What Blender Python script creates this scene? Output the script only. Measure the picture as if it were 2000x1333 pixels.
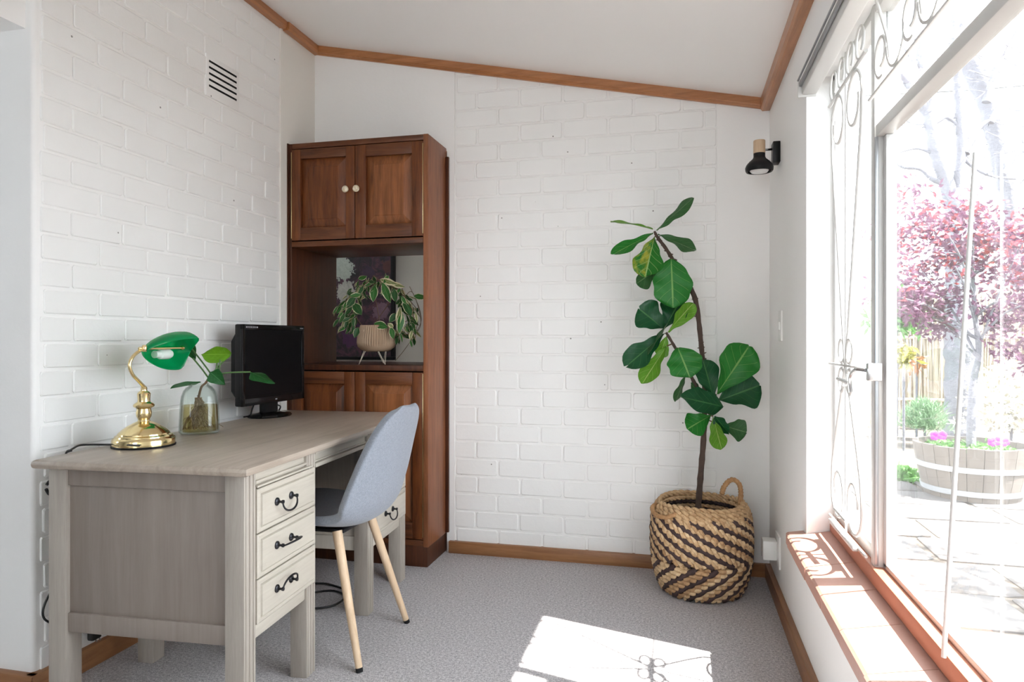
import bpy, bmesh, math, random
from math import sin, cos, pi, radians, sqrt
from mathutils import Vector, Matrix, Euler
random.seed(7)
D = bpy.data
for o in list(D.objects):
    D.objects.remove(o, do_unlink=True)
SC = bpy.context.scene
COL = SC.collection

# ------------------------------------------------------------------ camera, sky, sun, exposure
CS, CC, CH = 0.2369, 0.9715, 1.06            # sine / cosine of the yaw, eye height
cd = D.cameras.new('camera'); cam = D.objects.new('camera', cd); COL.objects.link(cam)
cam.location = (0, 0, CH); cam.rotation_euler = (pi/2, 0, math.atan2(CS, CC))
cd.sensor_width = 36; cd.lens = 24; cd.shift_y = -3.5/2000; cd.clip_start = 0.02
SC.camera = cam
w = D.worlds.new('sky'); SC.world = w; w.use_nodes = True
bg = w.node_tree.nodes['Background']
bg.inputs[0].default_value = (0.86, 0.93, 0.99, 1); bg.inputs[1].default_value = 4.2
sd = D.lights.new('sun', 'SUN'); sun = D.objects.new('sun', sd); COL.objects.link(sun)
sd.energy = 18.0; sd.angle = radians(0.53); sd.color = (1.0, 0.965, 0.91)
SUNV = Vector((0.9654, -0.2607, 1.75)).normalized()
sun.rotation_euler = SUNV.to_track_quat('Z', 'Y').to_euler(); sun.location = (4, -2, 6)
SC.view_settings.view_transform = 'Standard'; SC.view_settings.look = 'None'
SC.view_settings.exposure = 1.25; SC.view_settings.gamma = 1.0
SC.view_settings.use_curve_mapping = False
cy = SC.cycles
cy.max_bounces = 14; cy.diffuse_bounces = 8; cy.glossy_bounces = 4; cy.transmission_bounces = 8
cy.transparent_max_bounces = 16; cy.sample_clamp_indirect = 8.0
cy.caustics_reflective = False; cy.caustics_refractive = False

def at(px, py, X=None, Y=None, Z=None, d=None):
    """the world point seen at a picture point, on a plane X=, Y=, Z= or at a depth d"""
    u = (px-1000)/1333.33; v = (663-py)/1333.33
    r = Vector((-CS+u*CC, CC+u*CS, v))
    if X is not None: d = X/r.x
    elif Y is not None: d = Y/r.y
    elif Z is not None: d = (Z-CH)/r.z
    return Vector((0, 0, CH)) + r*d

# ------------------------------------------------------------------ materials
class NT:
    def __init__(s, name):
        s.m = D.materials.new(name); s.m.use_nodes = True
        s.t = s.m.node_tree; s.b = s.t.nodes['Principled BSDF']; s.out = s.t.nodes['Material Output']
    def n(s, typ, props=None, **inp):
        x = s.t.nodes.new(typ)
        for k, v in (props or {}).items(): setattr(x, k, v)
        for k, v in inp.items(): s.set(x, k, v)
        return x
    def set(s, x, k, v):
        k = k.replace('_', ' ') if isinstance(k, str) and k not in x.inputs else k
        i = x.inputs[k]
        if isinstance(v, bpy.types.NodeSocket): s.t.links.new(v, i)
        elif isinstance(v, bpy.types.Node): s.t.links.new(v.outputs[0], i)
        else: i.default_value = v
    def math(s, op, a, b=None, c=None):
        x = s.t.nodes.new('ShaderNodeMath'); x.operation = op
        for i, v in enumerate((a, b, c)):
            if v is None: continue
            if isinstance(v, (bpy.types.NodeSocket,)): s.t.links.new(v, x.inputs[i])
            else: x.inputs[i].default_value = v
        return x.outputs[0]
    def ramp(s, fac, stops):
        x = s.t.nodes.new('ShaderNodeValToRGB'); s.t.links.new(fac, x.inputs[0])
        e = x.color_ramp.elements
        while len(e) < len(stops): e.new(0.5)
        for q, (p, c) in zip(e, stops): q.position = p; q.color = (*c, 1) if len(c) == 3 else c
        return x.outputs[0]
    def mix(s, fac, a, b, blend='MIX'):
        x = s.t.nodes.new('ShaderNodeMix'); x.data_type = 'RGBA'; x.blend_type = blend
        for i, v in ((0, fac), (6, a), (7, b)):
            if isinstance(v, bpy.types.NodeSocket): s.t.links.new(v, x.inputs[i])
            elif i == 0: x.inputs[0].default_value = v
            else: x.inputs[i].default_value = (*v, 1)
        return x.outputs[2]
    def obj(s, scale=(1, 1, 1), which='Object'):
        tc = s.t.nodes.new('ShaderNodeTexCoord'); mp = s.t.nodes.new('ShaderNodeMapping')
        s.t.links.new(tc.outputs[which], mp.inputs[0]); mp.inputs['Scale'].default_value = scale
        return mp.outputs[0]
    def noise(s, vec, scale, detail=4, rough=0.6, dist=0.0):
        x = s.n('ShaderNodeTexNoise', Vector=vec, Scale=scale, Detail=detail, Roughness=rough, Distortion=dist)
        return x.outputs[0]
    def bump(s, h, strength=0.3, dist=0.01):
        x = s.n('ShaderNodeBump', Height=h, Strength=strength, Distance=dist)
        s.set(s.b, 'Normal', x); return x

def plain(name, col, rough=0.5, metal=0.0, spec=None, coat=0.0):
    k = NT(name); b = k.b
    b.inputs['Base Color'].default_value = (*col, 1); b.inputs['Roughness'].default_value = rough
    b.inputs['Metallic'].default_value = metal
    if spec is not None: b.inputs['Specular IOR Level'].default_value = spec
    if coat: b.inputs['Coat Weight'].default_value = coat; b.inputs['Coat Roughness'].default_value = 0.1
    return k.m

def paint(name, col, rough=0.55, var=0.04, nscale=3, bscale=60, bs=0.15, bd=0.004):
    k = NT(name); v = k.obj()
    c2 = tuple(max(0, x*(1-var)) for x in col)
    k.set(k.b, 'Base Color', k.mix(k.noise(v, nscale), c2, col))
    k.b.inputs['Roughness'].default_value = rough
    k.bump(k.noise(v, bscale, 5), bs, bd)
    return k.m

def brickpaint():
    k = NT('white_painted_brick')
    g = k.n('ShaderNodeNewGeometry').outputs['Position']
    big = k.noise(g, 5, 4); fine = k.noise(g, 90, 4); mid = k.noise(g, 26, 5, .65)
    base = k.mix(big, (.85, .85, .835), (.89, .89, .875))
    vo = k.n('ShaderNodeTexVoronoi', Vector=g, Scale=8.5)
    pit = k.math('LESS_THAN', vo.outputs['Distance'], 0.030)
    base = k.mix(pit, base, (.25, .24, .23))
    k.set(k.b, 'Base Color', base); k.b.inputs['Roughness'].default_value = 0.5
    h = k.math('ADD', k.math('MULTIPLY', mid, 1.0), k.math('MULTIPLY', fine, 0.35))
    k.bump(h, 0.35, 0.003)
    return k.m

def wood(name, dark, light, axis='z', scale=1.0, rough=0.35, coat=0.0, grain=9, blotch=None):
    k = NT(name)
    f, g = 1.0*scale, 14.0*scale
    sc = {'x': (f, g, g), 'y': (g, f, g), 'z': (g, g, f)}[axis]
    v = k.obj(sc); n1 = k.noise(v, grain*0.35, 6, .62, .8); n2 = k.noise(v, grain*2.2, 3, .6)
    n3 = k.noise(k.obj((2, 2, 2)), 1.5, 3)
    f = k.math('ADD', k.math('MULTIPLY', n1, 0.65), k.math('ADD', k.math('MULTIPLY', n2, .2), k.math('MULTIPLY', n3, .25)))
    c = k.ramp(f, [(0.36, dark), (0.72, light)])
    k.set(k.b, 'Base Color', c); k.b.inputs['Roughness'].default_value = rough
    if coat: k.b.inputs['Coat Weight'].default_value = coat; k.b.inputs['Coat Roughness'].default_value = .25
    k.bump(n2, 0.12, 0.002)
    return k.m

def carpet():
    k = NT('grey_carpet'); v = k.obj()
    n1 = k.noise(v, 260, 3, .75); n2 = k.noise(v, 110, 3, .7); n3 = k.noise(v, 2.2, 3)
    f = k.math('ADD', k.math('MULTIPLY', n1, .6), k.math('MULTIPLY', n2, .45))
    c = k.ramp(f, [(.36, (.15, .14, .15)), (.5, (.44, .42, .43)), (.66, (.82, .79, .79))])
    c = k.mix(k.math('MULTIPLY', n3, .25), c, (.44, .42, .42))
    k.set(k.b, 'Base Color', c); k.b.inputs['Roughness'].default_value = .95
    k.b.inputs['Specular IOR Level'].default_value = .1
    k.bump(f, 0.9, 0.006)
    return k.m

def leafmat(name, col, vein, under=None, patch=None, side=7.0, vw=0.05, rough=0.38, edge=None, edgew=.62, trans=.25):
    k = NT(name)
    tc = k.t.nodes.new('ShaderNodeTexCoord'); sp = k.t.nodes.new('ShaderNodeSeparateXYZ')
    k.t.links.new(tc.outputs['UV'], sp.inputs[0]); u, v = sp.outputs[0], sp.outputs[1]
    a = k.math('MULTIPLY', k.math('ABSOLUTE', k.math('SUBTRACT', u, .5)), 2.0)
    t = k.math('FRACT', k.math('SUBTRACT', k.math('MULTIPLY', v, side), k.math('MULTIPLY', a, 1.7)))
    sv = k.math('LESS_THAN', k.math('ABSOLUTE', k.math('SUBTRACT', t, .5)), vw)
    sv = k.math('MULTIPLY', sv, k.math('LESS_THAN', a, .85))
    mid = k.math('LESS_THAN', a, .045)
    ve = k.math('MAXIMUM', k.math('MULTIPLY', sv, .55), mid)
    n = k.noise(k.obj(which='UV'), 5, 4)
    c = k.mix(n, tuple(x*.72 for x in col), tuple(min(1, x*1.25) for x in col))
    if patch:
        pn = k.noise(k.obj(which='UV'), 3.2, 3)
        side_m = k.math('GREATER_THAN', u, .5)
        pm = k.math('MULTIPLY', k.ramp(pn, [(.42, (0, 0, 0)), (.6, (1, 1, 1))]), side_m)
        c = k.mix(pm, c, patch)
    if edge:
        en = k.math('ADD', a, k.math('MULTIPLY', k.math('SUBTRACT', n, .5), .5))
        c = k.mix(k.math('GREATER_THAN', en, edgew), c, edge)
    c = k.mix(ve, c, vein)
    if under:
        gm = k.n('ShaderNodeNewGeometry')
        c = k.mix(gm.outputs['Backfacing'], c, under)
    k.set(k.b, 'Base Color', c); k.b.inputs['Roughness'].default_value = rough; k.b.inputs['Specular IOR Level'].default_value = .32
    hb = k.math('ADD', k.math('MULTIPLY', ve, -.6), n)
    k.bump(hb, .35, .004)
    tr = k.n('ShaderNodeBsdfTranslucent'); k.set(tr, 'Color', c)
    mx = k.t.nodes.new('ShaderNodeMixShader'); mx.inputs[0].default_value = trans
    k.t.links.new(k.b.outputs[0], mx.inputs[1]); k.t.links.new(tr.outputs[0], mx.inputs[2])
    k.t.links.new(mx.outputs[0], k.out.inputs[0])
    return k.m

def clearglass(name, tint=(1, 1, 1), refl=.03, rough=0.0, edge=None, veil=0.0):
    k = NT(name)
    tr = k.n('ShaderNodeBsdfTransparent'); tr.inputs[0].default_value = (*tint, 1)
    gl = k.n('ShaderNodeBsdfGlossy'); gl.inputs['Roughness'].default_value = rough
    lw = k.n('ShaderNodeLayerWeight'); lw.inputs[0].default_value = .2
    if edge: k.set(tr, 'Color', k.mix(k.math('POWER', lw.outputs[1], 2.0), tint, edge))
    f = k.math('ADD', k.math('MULTIPLY', lw.outputs[0], .35), refl)
    mx = k.t.nodes.new('ShaderNodeMixShader'); k.t.links.new(f, mx.inputs[0])
    k.t.links.new(tr.outputs[0], mx.inputs[1]); k.t.links.new(gl.outputs[0], mx.inputs[2])
    o = mx.outputs[0]
    if veil:  # glare haze added to the pane as a thin translucent share
        tl = k.n('ShaderNodeBsdfTranslucent'); tl.inputs[0].default_value = (.9, .9, .9, 1)
        m2 = k.t.nodes.new('ShaderNodeMixShader'); m2.inputs[0].default_value = veil
        k.t.links.new(o, m2.inputs[1]); k.t.links.new(tl.outputs[0], m2.inputs[2]); o = m2.outputs[0]
    k.t.links.new(o, k.out.inputs[0])
    return k.m

M = {}
M['wall'] = paint('white_wall_paint', (.89, .885, .87), .6)
M['wallwarm'] = paint('cream_wall_paint', (.83, .81, .76), .6)
M['ceil'] = paint('ceiling_paint', (.89, .875, .855), .30, .02, 2, 4, .06, .02)
M['brick'] = brickpaint()
M['carpet'] = carpet()
M['trim'] = wood('orange_brown_trim_wood', (.26, .10, .035), (.50, .215, .085), 'x', 1, .35, .2)
M['trimy'] = wood('orange_brown_trim_wood_lengthwise', (.26, .10, .035), (.50, .215, .085), 'y', 1, .35, .2)
M['skirt'] = wood('skirting_wood', (.20, .085, .035), (.38, .18, .075), 'x', 1, .42)
M['skirty'] = wood('skirting_wood_lengthwise', (.20, .085, .035), (.38, .18, .075), 'y', 1, .42)
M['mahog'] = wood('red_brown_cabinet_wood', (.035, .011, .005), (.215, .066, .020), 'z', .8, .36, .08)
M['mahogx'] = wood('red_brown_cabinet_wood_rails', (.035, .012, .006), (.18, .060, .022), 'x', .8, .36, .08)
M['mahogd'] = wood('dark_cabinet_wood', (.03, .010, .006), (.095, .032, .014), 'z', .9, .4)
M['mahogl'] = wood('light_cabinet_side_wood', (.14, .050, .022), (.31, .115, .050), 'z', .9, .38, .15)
M['desk'] = wood('whitewashed_desk_wood', (.44, .40, .345), (.56, .52, .455), 'z', 1.1, .5, 0, 14)
M['deskx'] = wood('whitewashed_desk_rails', (.45, .41, .35), (.54, .50, .43), 'x', 1.1, .5, 0, 14)
M['desktop'] = wood('greige_desk_top', (.30, .245, .195), (.47, .40, .335), 'x', .55, .36)
M['deskshade'] = wood('shaded_desk_end_wood', (.205, .168, .145), (.305, .258, .225), 'z', .5, .5, 0, 7)  # desk wood darkened: shade on the near end put into the colour
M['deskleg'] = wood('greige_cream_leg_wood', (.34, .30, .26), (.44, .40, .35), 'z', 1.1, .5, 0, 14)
M['deskline'] = plain('desk_groove', (.30, .28, .28), .7)
M['iron'] = plain('dark_bronze_metal', (.035, .035, .04), .35, .8)
M['bail'] = plain('worn_bronze_metal', (.10, .075, .06), .35, .8)
M['brass'] = plain('polished_brass', (.88, .71, .38), .13, 1.0)
M['black'] = plain('black_plastic', (.008, .008, .009), .4, 0, .25)
M['gloss'] = plain('gloss_black_plastic', (.006, .006, .007), .12, 0, .3)
M['screen'] = plain('dark_screen', (.005, .005, .006), .3, 0, .12)
M['grey'] = plain('pale_grey_print', (.30, .31, .33), .5)
M['cord'] = plain('black_cord', (.01, .01, .01), .5)
M['white'] = plain('white_plastic', (.80, .80, .78), .35)
M['grille'] = plain('off_white_grille_paint', (.60, .595, .575), .45)
M['whitemetal'] = paint('white_gloss_paint', (.60, .595, .575), .35, .03, 8, 30, .05)
M['primer'] = paint('terracotta_frame_paint', (.50, .20, .12), .55, .2, 12, 50, .1)
M['tile'] = paint('terracotta_sill_tile', (.50, .27, .21), .45, .25, 10, 70, .15)
M['grout'] = plain('sill_grout', (.45, .31, .26), .8)
M['glass'] = clearglass('window_glass', refl=.015, veil=.005)
M['vaseglass'] = clearglass('clear_bottle_glass', (.95, .975, .96), .02, 0, (.38, .43, .40))
M['water'] = clearglass('brownish_water', (.74, .65, .42), .01, 0, (.50, .42, .24))
M['dark'] = plain('vent_darkness', (.004, .004, .004), 1)
M['lightwood'] = wood('pale_beech_wood', (.52, .36, .22), (.72, .55, .38), 'z', .9, .45)
M['railgrey'] = plain('grey_aluminium', (.33, .34, .35), .35, .6)
M['steel'] = plain('brushed_steel', (.6, .6, .6), .25, 1.0)
M['bark'] = paint('fig_bark', (.095, .06, .045), .8, .5, 40, 120, .8, .004)
M['soil'] = paint('dark_soil', (.03, .022, .016), .95, .5, 60, 90, .8, .01)

def fabric():
    k = NT('pale_blue_grey_fabric'); v = k.obj()
    n = k.noise(v, 420, 2, .6); wv = k.n('ShaderNodeTexNoise', Vector=v, Scale=150.0)
    c = k.ramp(k.math('ADD', k.math('MULTIPLY', n, .6), k.math('MULTIPLY', wv.outputs[1], .4)),
               [(.3, (.155, .172, .207)), (.65, (.275, .298, .343))])
    k.set(k.b, 'Base Color', c); k.b.inputs['Roughness'].default_value = .9
    k.b.inputs['Sheen Weight'].default_value = .2
    k.bump(n, .35, .002); return k.m
M['fabric'] = fabric()

def rope(name, dark, light):
    k = NT(name); v = k.obj()
    n = k.noise(v, 55, 5, .7); n2 = k.noise(v, 7, 2)
    c = k.ramp(k.math('ADD', k.math('MULTIPLY', n, .7), k.math('MULTIPLY', n2, .3)), [(.33, dark), (.66, light)])
    k.set(k.b, 'Base Color', c); k.b.inputs['Roughness'].default_value = .75
    k.bump(k.noise(v, 240, 3), .4, .003); return k.m
M['rope'] = rope('natural_seagrass', (.33, .185, .08), (.74, .52, .30))
M['ropedark'] = rope('dark_dyed_seagrass', (.022, .012, .012), (.075, .042, .040))
M['rope2'] = rope('pale_seagrass', (.42, .26, .125), (.82, .62, .38)); M['rope3'] = rope('tan_seagrass', (.26, .135, .06), (.62, .40, .21))
M['cane'] = rope('cane_handle', (.30, .15, .06), (.55, .32, .15))
M['wire'] = plain('pale_wire', (.62, .55, .45), .4, .3)
M['pot'] = paint('sand_ceramic', (.36, .25, .165), .7, .15, 10, 40, .1)

def greenglass():
    k = NT('green_lamp_glass')
    k.b.inputs['Base Color'].default_value = (.004, .36, .15, 1); k.b.inputs['Roughness'].default_value = .06
    k.b.inputs['Coat Weight'].default_value = .6; k.b.inputs['Coat Roughness'].default_value = .03
    tl = k.n('ShaderNodeBsdfTranslucent'); tl.inputs[0].default_value = (.02, .75, .34, 1)
    tp = k.n('ShaderNodeBsdfTransparent'); tp.inputs[0].default_value = (.12, .80, .45, 1)
    mx = k.t.nodes.new('ShaderNodeMixShader'); mx.inputs[0].default_value = .5
    k.t.links.new(k.b.outputs[0], mx.inputs[1]); k.t.links.new(tl.outputs[0], mx.inputs[2])
    m2 = k.t.nodes.new('ShaderNodeMixShader'); m2.inputs[0].default_value = .28
    k.t.links.new(mx.outputs[0], m2.inputs[1]); k.t.links.new(tp.outputs[0], m2.inputs[2])
    k.t.links.new(m2.outputs[0], k.out.inputs[0]); return k.m
M['green'] = greenglass()
M['opal'] = plain('opal_white_glass', (.72, .80, .75), .2)

V1 = (.30, .46, .16)
M['fig'] = leafmat('fig_leaf', (.018, .175, .022), (.17, .36, .09), (.08, .20, .06), side=6, vw=.028)
M['figdark'] = leafmat('fig_leaf_dark', (.006, .065, .020), (.05, .16, .05), (.05, .14, .05), side=6, trans=.12, vw=.028)
M['figlight'] = leafmat('fig_leaf_light', (.11, .29, .022), (.36, .48, .14), (.14, .27, .06), side=6, vw=.028)
M['figgrey'] = leafmat('fig_leaf_greyish', (.035, .115, .035), (.13, .24, .10), (.08, .16, .07), side=6, vw=.028)
M['figyellow'] = leafmat('fig_leaf_yellowing', (.018, .165, .018), V1, (.1, .2, .07), patch=(.34, .34, .03), side=6)
M['hoya'] = leafmat('hoya_leaf', (.030, .13, .022), (.12, .24, .07), None, side=3, vw=.01, edge=(.66, .62, .42), edgew=.80)
M['hoya2'] = leafmat('hoya_leaf_cream', (.16, .20, .06), (.5, .48, .3), None, side=3, vw=.01, edge=(.62, .56, .36), edgew=.5)
M['hoya3'] = leafmat('hoya_leaf_deep', (.018, .075, .018), (.07, .15, .04), None, side=3, vw=.01, edge=(.50, .48, .30), edgew=.84)
M['pothos'] = leafmat('cutting_leaf', (.020, .12, .030), (.06, .22, .07), None, side=5, vw=.02)
M['pothosl'] = leafmat('cutting_leaf_bright', (.12, .30, .012), (.2, .4, .04), None, side=5, vw=.02)
M['stem'] = plain('green_stem', (.07, .16, .04), .5)
M['stembrown'] = plain('brown_stem', (.12, .065, .03), .7)
M['root'] = plain('fine_root', (.24, .17, .09), .8)

# ------------------------------------------------------------------ mesh helpers
class MB:
    def __init__(s): s.v = []; s.f = []; s.uv = None
    def add(s, vs, fs):
        o = len(s.v); s.v += [Vector(p) for p in vs]; s.f += [tuple(i+o for i in f) for f in fs]; return s
    def box(s, x0, x1, y0, y1, z0, z1, b=0.0):
        x0, x1 = min(x0, x1), max(x0, x1); y0, y1 = min(y0, y1), max(y0, y1); z0, z1 = min(z0, z1), max(z0, z1)
        if b <= 0:
            vs = [(x, y, z) for x in (x0, x1) for y in (y0, y1) for z in (z0, z1)]
            return s.add(vs, [(0, 1, 3, 2), (4, 6, 7, 5), (0, 4, 5, 1), (2, 3, 7, 6), (0, 2, 6, 4), (1, 5, 7, 3)])
        b = min(b, (x1-x0)*.49, (y1-y0)*.49, (z1-z0)*.49)
        bm = bmesh.new(); bmesh.ops.create_cube(bm, size=1)
        for q in bm.verts:
            q.co = Vector((x0+(q.co.x+.5)*(x1-x0), y0+(q.co.y+.5)*(y1-y0), z0+(q.co.z+.5)*(z1-z0)))
        bmesh.ops.bevel(bm, geom=bm.edges[:], offset=b, segments=2, profile=.5, affect='EDGES')
        return s.bm(bm)
    def bm(s, bm):
        bm.verts.index_update()
        s.add([q.co.copy() for q in bm.verts], [tuple(q.index for q in f.verts) for f in bm.faces]); bm.free(); return s
    def prism(s, poly, axis, a, b):
        """poly in the two other axes, extruded along axis from a to b"""
        n = len(poly); P = {'x': lambda p, t: (t, p[0], p[1]), 'y': lambda p, t: (p[0], t, p[1]), 'z': lambda p, t: (p[0], p[1], t)}[axis]
        vs = [P(p, a) for p in poly] + [P(p, b) for p in poly]
        fs = [tuple(range(n)), tuple(range(2*n-1, n-1, -1))] + [(i, i+n, (i+1) % n+n, (i+1) % n) for i in range(n)]
        return s.add(vs, fs)
    def tube(s, pts, r, n=8, caps=True, closed=False):
        pts = [Vector(p) for p in pts]; m = len(pts)
        rs = r if isinstance(r, (list, tuple)) else [r]*m
        vs = []; fs = []; up = None
        for i, p in enumerate(pts):
            a = pts[(i-1) % m] if (closed or i) else pts[0]
            b = pts[(i+1) % m] if (closed or i < m-1) else pts[-1]
            t = (b-a).normalized() if (b-a).length > 1e-9 else Vector((0, 0, 1))
            if up is None:
                up = t.orthogonal().normalized()
            up = (up - t*up.dot(t))
            up = up.normalized() if up.length > 1e-6 else t.orthogonal().normalized()
            sd_ = t.cross(up)
            for k in range(n):
                an = 2*pi*k/n; vs.append(p + (up*cos(an)+sd_*sin(an))*rs[i])
        for i in range(m if closed else m-1):
            j = (i+1) % m
            for k in range(n):
                fs.append((i*n+k, i*n+(k+1) % n, j*n+(k+1) % n, j*n+k))
        if caps and not closed:
            fs.append(tuple(range(n-1, -1, -1))); fs.append(tuple(range((m-1)*n, m*n)))
        return s.add(vs, fs)
    def lathe(s, prof, c=(0, 0, 0), n=24, sx=1, sy=1, sup=2.0, rot=0, axis='z', caps=True):
        c = Vector(c); vs = []; fs = []; m = len(prof)
        for (r, z) in prof:
            for k in range(n):
                a = 2*pi*k/n; ca, sa = cos(a), sin(a)
                if sup != 2:
                    q = (abs(ca)**sup+abs(sa)**sup)**(-1/sup)
                else: q = 1
                x, y = r*q*ca*sx, r*q*sa*sy
                x, y = x*cos(rot)-y*sin(rot), x*sin(rot)+y*cos(rot)
                p = Vector((x, y, z))
                if axis == 'x': p = Vector((z, x, y))
                if axis == 'y': p = Vector((x, z, y))
                vs.append(c+p)
        for i in range(m-1):
            for k in range(n):
                fs.append((i*n+k, i*n+(k+1) % n, (i+1)*n+(k+1) % n, (i+1)*n+k))
        if caps and prof[0][0] > 1e-6: fs.append(tuple(range(n-1, -1, -1)))
        if caps and prof[-1][0] > 1e-6: fs.append(tuple(range((m-1)*n, m*n)))
        return s.add(vs, fs)
    def xf(s, mat):
        s.v = [mat @ p for p in s.v]; return s
    def mesh(s, name, m, smooth=True, ang=38):
        me = D.meshes.new(name); me.from_pydata([tuple(p) for p in s.v], [], s.f)
        bm = bmesh.new(); bm.from_mesh(me)
        bmesh.ops.remove_doubles(bm, verts=bm.verts[:], dist=1e-6)
        bmesh.ops.recalc_face_normals(bm, faces=bm.faces[:]); bm.to_mesh(me); bm.free()
        if smooth:
            me.polygons.foreach_set('use_smooth', [True]*len(me.polygons)); me.set_sharp_from_angle(angle=radians(ang))
        me.materials.append(m); return me
    def build(s, name, m, parent=None, world=True, smooth=True, ang=38):
        """world=True: the vertices are world points and the parent is an unrotated Empty"""
        if parent is not None and world:
            L = Vector((0, 0, 0)); q = parent
            while q is not None: L += q.location; q = q.parent
            s.v = [p-L for p in s.v]
        o = D.objects.new(name, s.mesh(name, m, smooth, ang)); COL.objects.link(o)
        if parent is not None: o.parent = parent
        return o

def tag(o, label=None, cat=None, group=None, kind=None):
    if label: o['label'] = label
    if cat: o['category'] = cat
    if group: o['group'] = group
    if kind: o['kind'] = kind
    return o
def thing(name, label, cat, loc=(0, 0, 0), rz=0, group=None, kind=None):
    o = D.objects.new(name, None); COL.objects.link(o); o.location = loc; o.rotation_euler = (0, 0, rz)
    o.empty_display_size = .1
    return tag(o, label, cat, group, kind)
def struct(o): o['kind'] = 'structure'; return o
def part(name, me, parent, loc=(0, 0, 0), rot=(0, 0, 0), scale=(1, 1, 1)):
    o = D.objects.new(name, me); COL.objects.link(o); o.parent = parent
    o.location = loc; o.rotation_euler = rot; o.scale = scale; return o
def lerp(a, b, t): return a+(b-a)*t
def smoothpath(pts, n=6):
    P = [Vector(p) for p in pts]; out = []
    for i in range(len(P)-1):
        p0 = P[max(i-1, 0)]; p1 = P[i]; p2 = P[i+1]; p3 = P[min(i+2, len(P)-1)]
        for k in range(n):
            t = k/n
            out.append(.5*((2*p1)+(-p0+p2)*t+(2*p0-5*p1+4*p2-p3)*t*t+(-p0+3*p1-3*p2+p3)*t**3))
    out.append(P[-1]); return out

# ------------------------------------------------------------------ the room
XL, XR, YB = -1.86, 0.395, 3.24
def zc(x): return 2.125 + (XR-x)*0.2085          # the sloping ceiling
WY0, WY1, WZ0, WZ1 = 0.90, 2.33, 0.40, 1.89      # window opening
XW = 0.485
struct(MB().box(-4.5, XR+.02, -3.0, YB+.1, -.12, 0).build('floor', M['carpet']))
cl = MB(); xs = (-4.5, XR+.25)
cl.prism([(xs[0], zc(xs[0])), (xs[1], zc(xs[1])), (xs[1], zc(xs[1])+.16), (xs[0], zc(xs[0])+.16)], 'y', -3.0, YB+.14)
struct(cl.build('ceiling', M['ceil']))
# right wall round the window
wr = MB(); T = .125
wr.box(XR, XR+T, WY1, YB+.12, -.1, 2.2).box(XR, XR+T, -3.0, WY0, -.1, 2.2)
wr.box(XR, XR+T, WY0, WY1, -.1, WZ0).box(XR, XR+T, WY0, WY1, WZ1, 2.2)
struct(wr.build('wall_right', M['wall'], smooth=False))
# back wall with the cabinet opening, smooth plaster panels either side of the brick panel
BX0, BX1 = -1.082, 0.17
wb = MB()
def slab(x0, x1, y0, y1, z0):
    wb.prism([(x0, z0), (x1, z0), (x1, zc(x1)+.05), (x0, zc(x0)+.05)], 'y', y0, y1)
slab(BX0, BX1, YB, YB+.12, -.1)
slab(BX1, XR, YB-.0085, YB+.12, -.1)
slab(-1.122, BX0, YB-.009, YB+.12, -.1)
slab(XL-.02, -1.122, YB-.009, YB+.12, 2.0)
wall_back = struct(wb.build('wall_back', M['wall'], smooth=False))
# left wall, rounded at its near end where an opening starts
wl = MB(); LY0 = 1.630
r = .013; arc = [(XL-r+r*cos(a), LY0+r-r*sin(a)) for a in [k*pi/2/6 for k in range(7)]]
wl.prism([(XL, 3.46), (XL-.30, 3.46), (XL-.30, LY0)] + arc[::-1], 'z', -.1, zc(XL)+.05)
wl.box(XL-.30, XL-.027, 0.2, LY0+.01, 1.985, zc(XL)+.05)
wl.box(XL-.30, XL, -3, 0.2, -.1, zc(XL)+.05)
wl2 = MB()
wall_left = struct(wl.build('wall_left', M['wall'], ang=30))
# plaster at the far end of the left wall beyond the bricks, slightly proud
struct(MB().box(XL-.01, XL+.008, 2.918, YB+.01, -.05, zc(XL)+.04).build('trim_5', M['wallwarm']))
# walls out of view; their openings are added to let in fill light
M['taupe'] = paint('taupe_wall_paint', (.62, .60, .57), .7)
wk = MB().box(-4.5, -1.25, -3.12, -3.0, -.1, 3.3).box(-.25, XR+T, -3.12, -3.0, -.1, 3.3).box(-1.25, -.25, -3.12, -3.0, -.1, .8).box(-1.25, -.25, -3.12, -3.0, 2.1, 3.3)
struct(wk.build('wall_behind', M['wall']))
wf = MB(); wf.box(-4.62, -4.5, -3.1, .2, -.1, 3.3).box(-4.62, -4.5, .95, 3.4, -.1, 3.3)
wf.box(-4.62, -4.5, .2, .95, -.1, 1.1).box(-4.62, -4.5, .2, .95, 2.1, 3.3)
wf.box(-4.5, XL-.30, 3.24, 3.36, -.1, 3.3)
struct(wf.build('wall_far', M['wall']))
# the room seen through the cabinet
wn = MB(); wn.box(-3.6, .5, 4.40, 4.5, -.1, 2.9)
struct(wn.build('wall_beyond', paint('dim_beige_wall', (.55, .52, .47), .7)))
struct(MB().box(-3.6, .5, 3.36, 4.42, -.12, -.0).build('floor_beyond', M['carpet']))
struct(MB().box(-3.6, .5, 3.38, 4.42, 2.6, 2.7).build('ceiling_beyond', M['wall']))
struct(MB().box(.40, .5, 3.37, 4.42, -.1, 2.65).build('wall_beyond_side', M['wall']))
struct(MB().box(-3.7, -3.6, 3.37, 4.5, -.1, 2.25).build('wall_beyond_end', M['wall']))  # unseen end wall, left short of the ceiling to let skylight in

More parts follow.
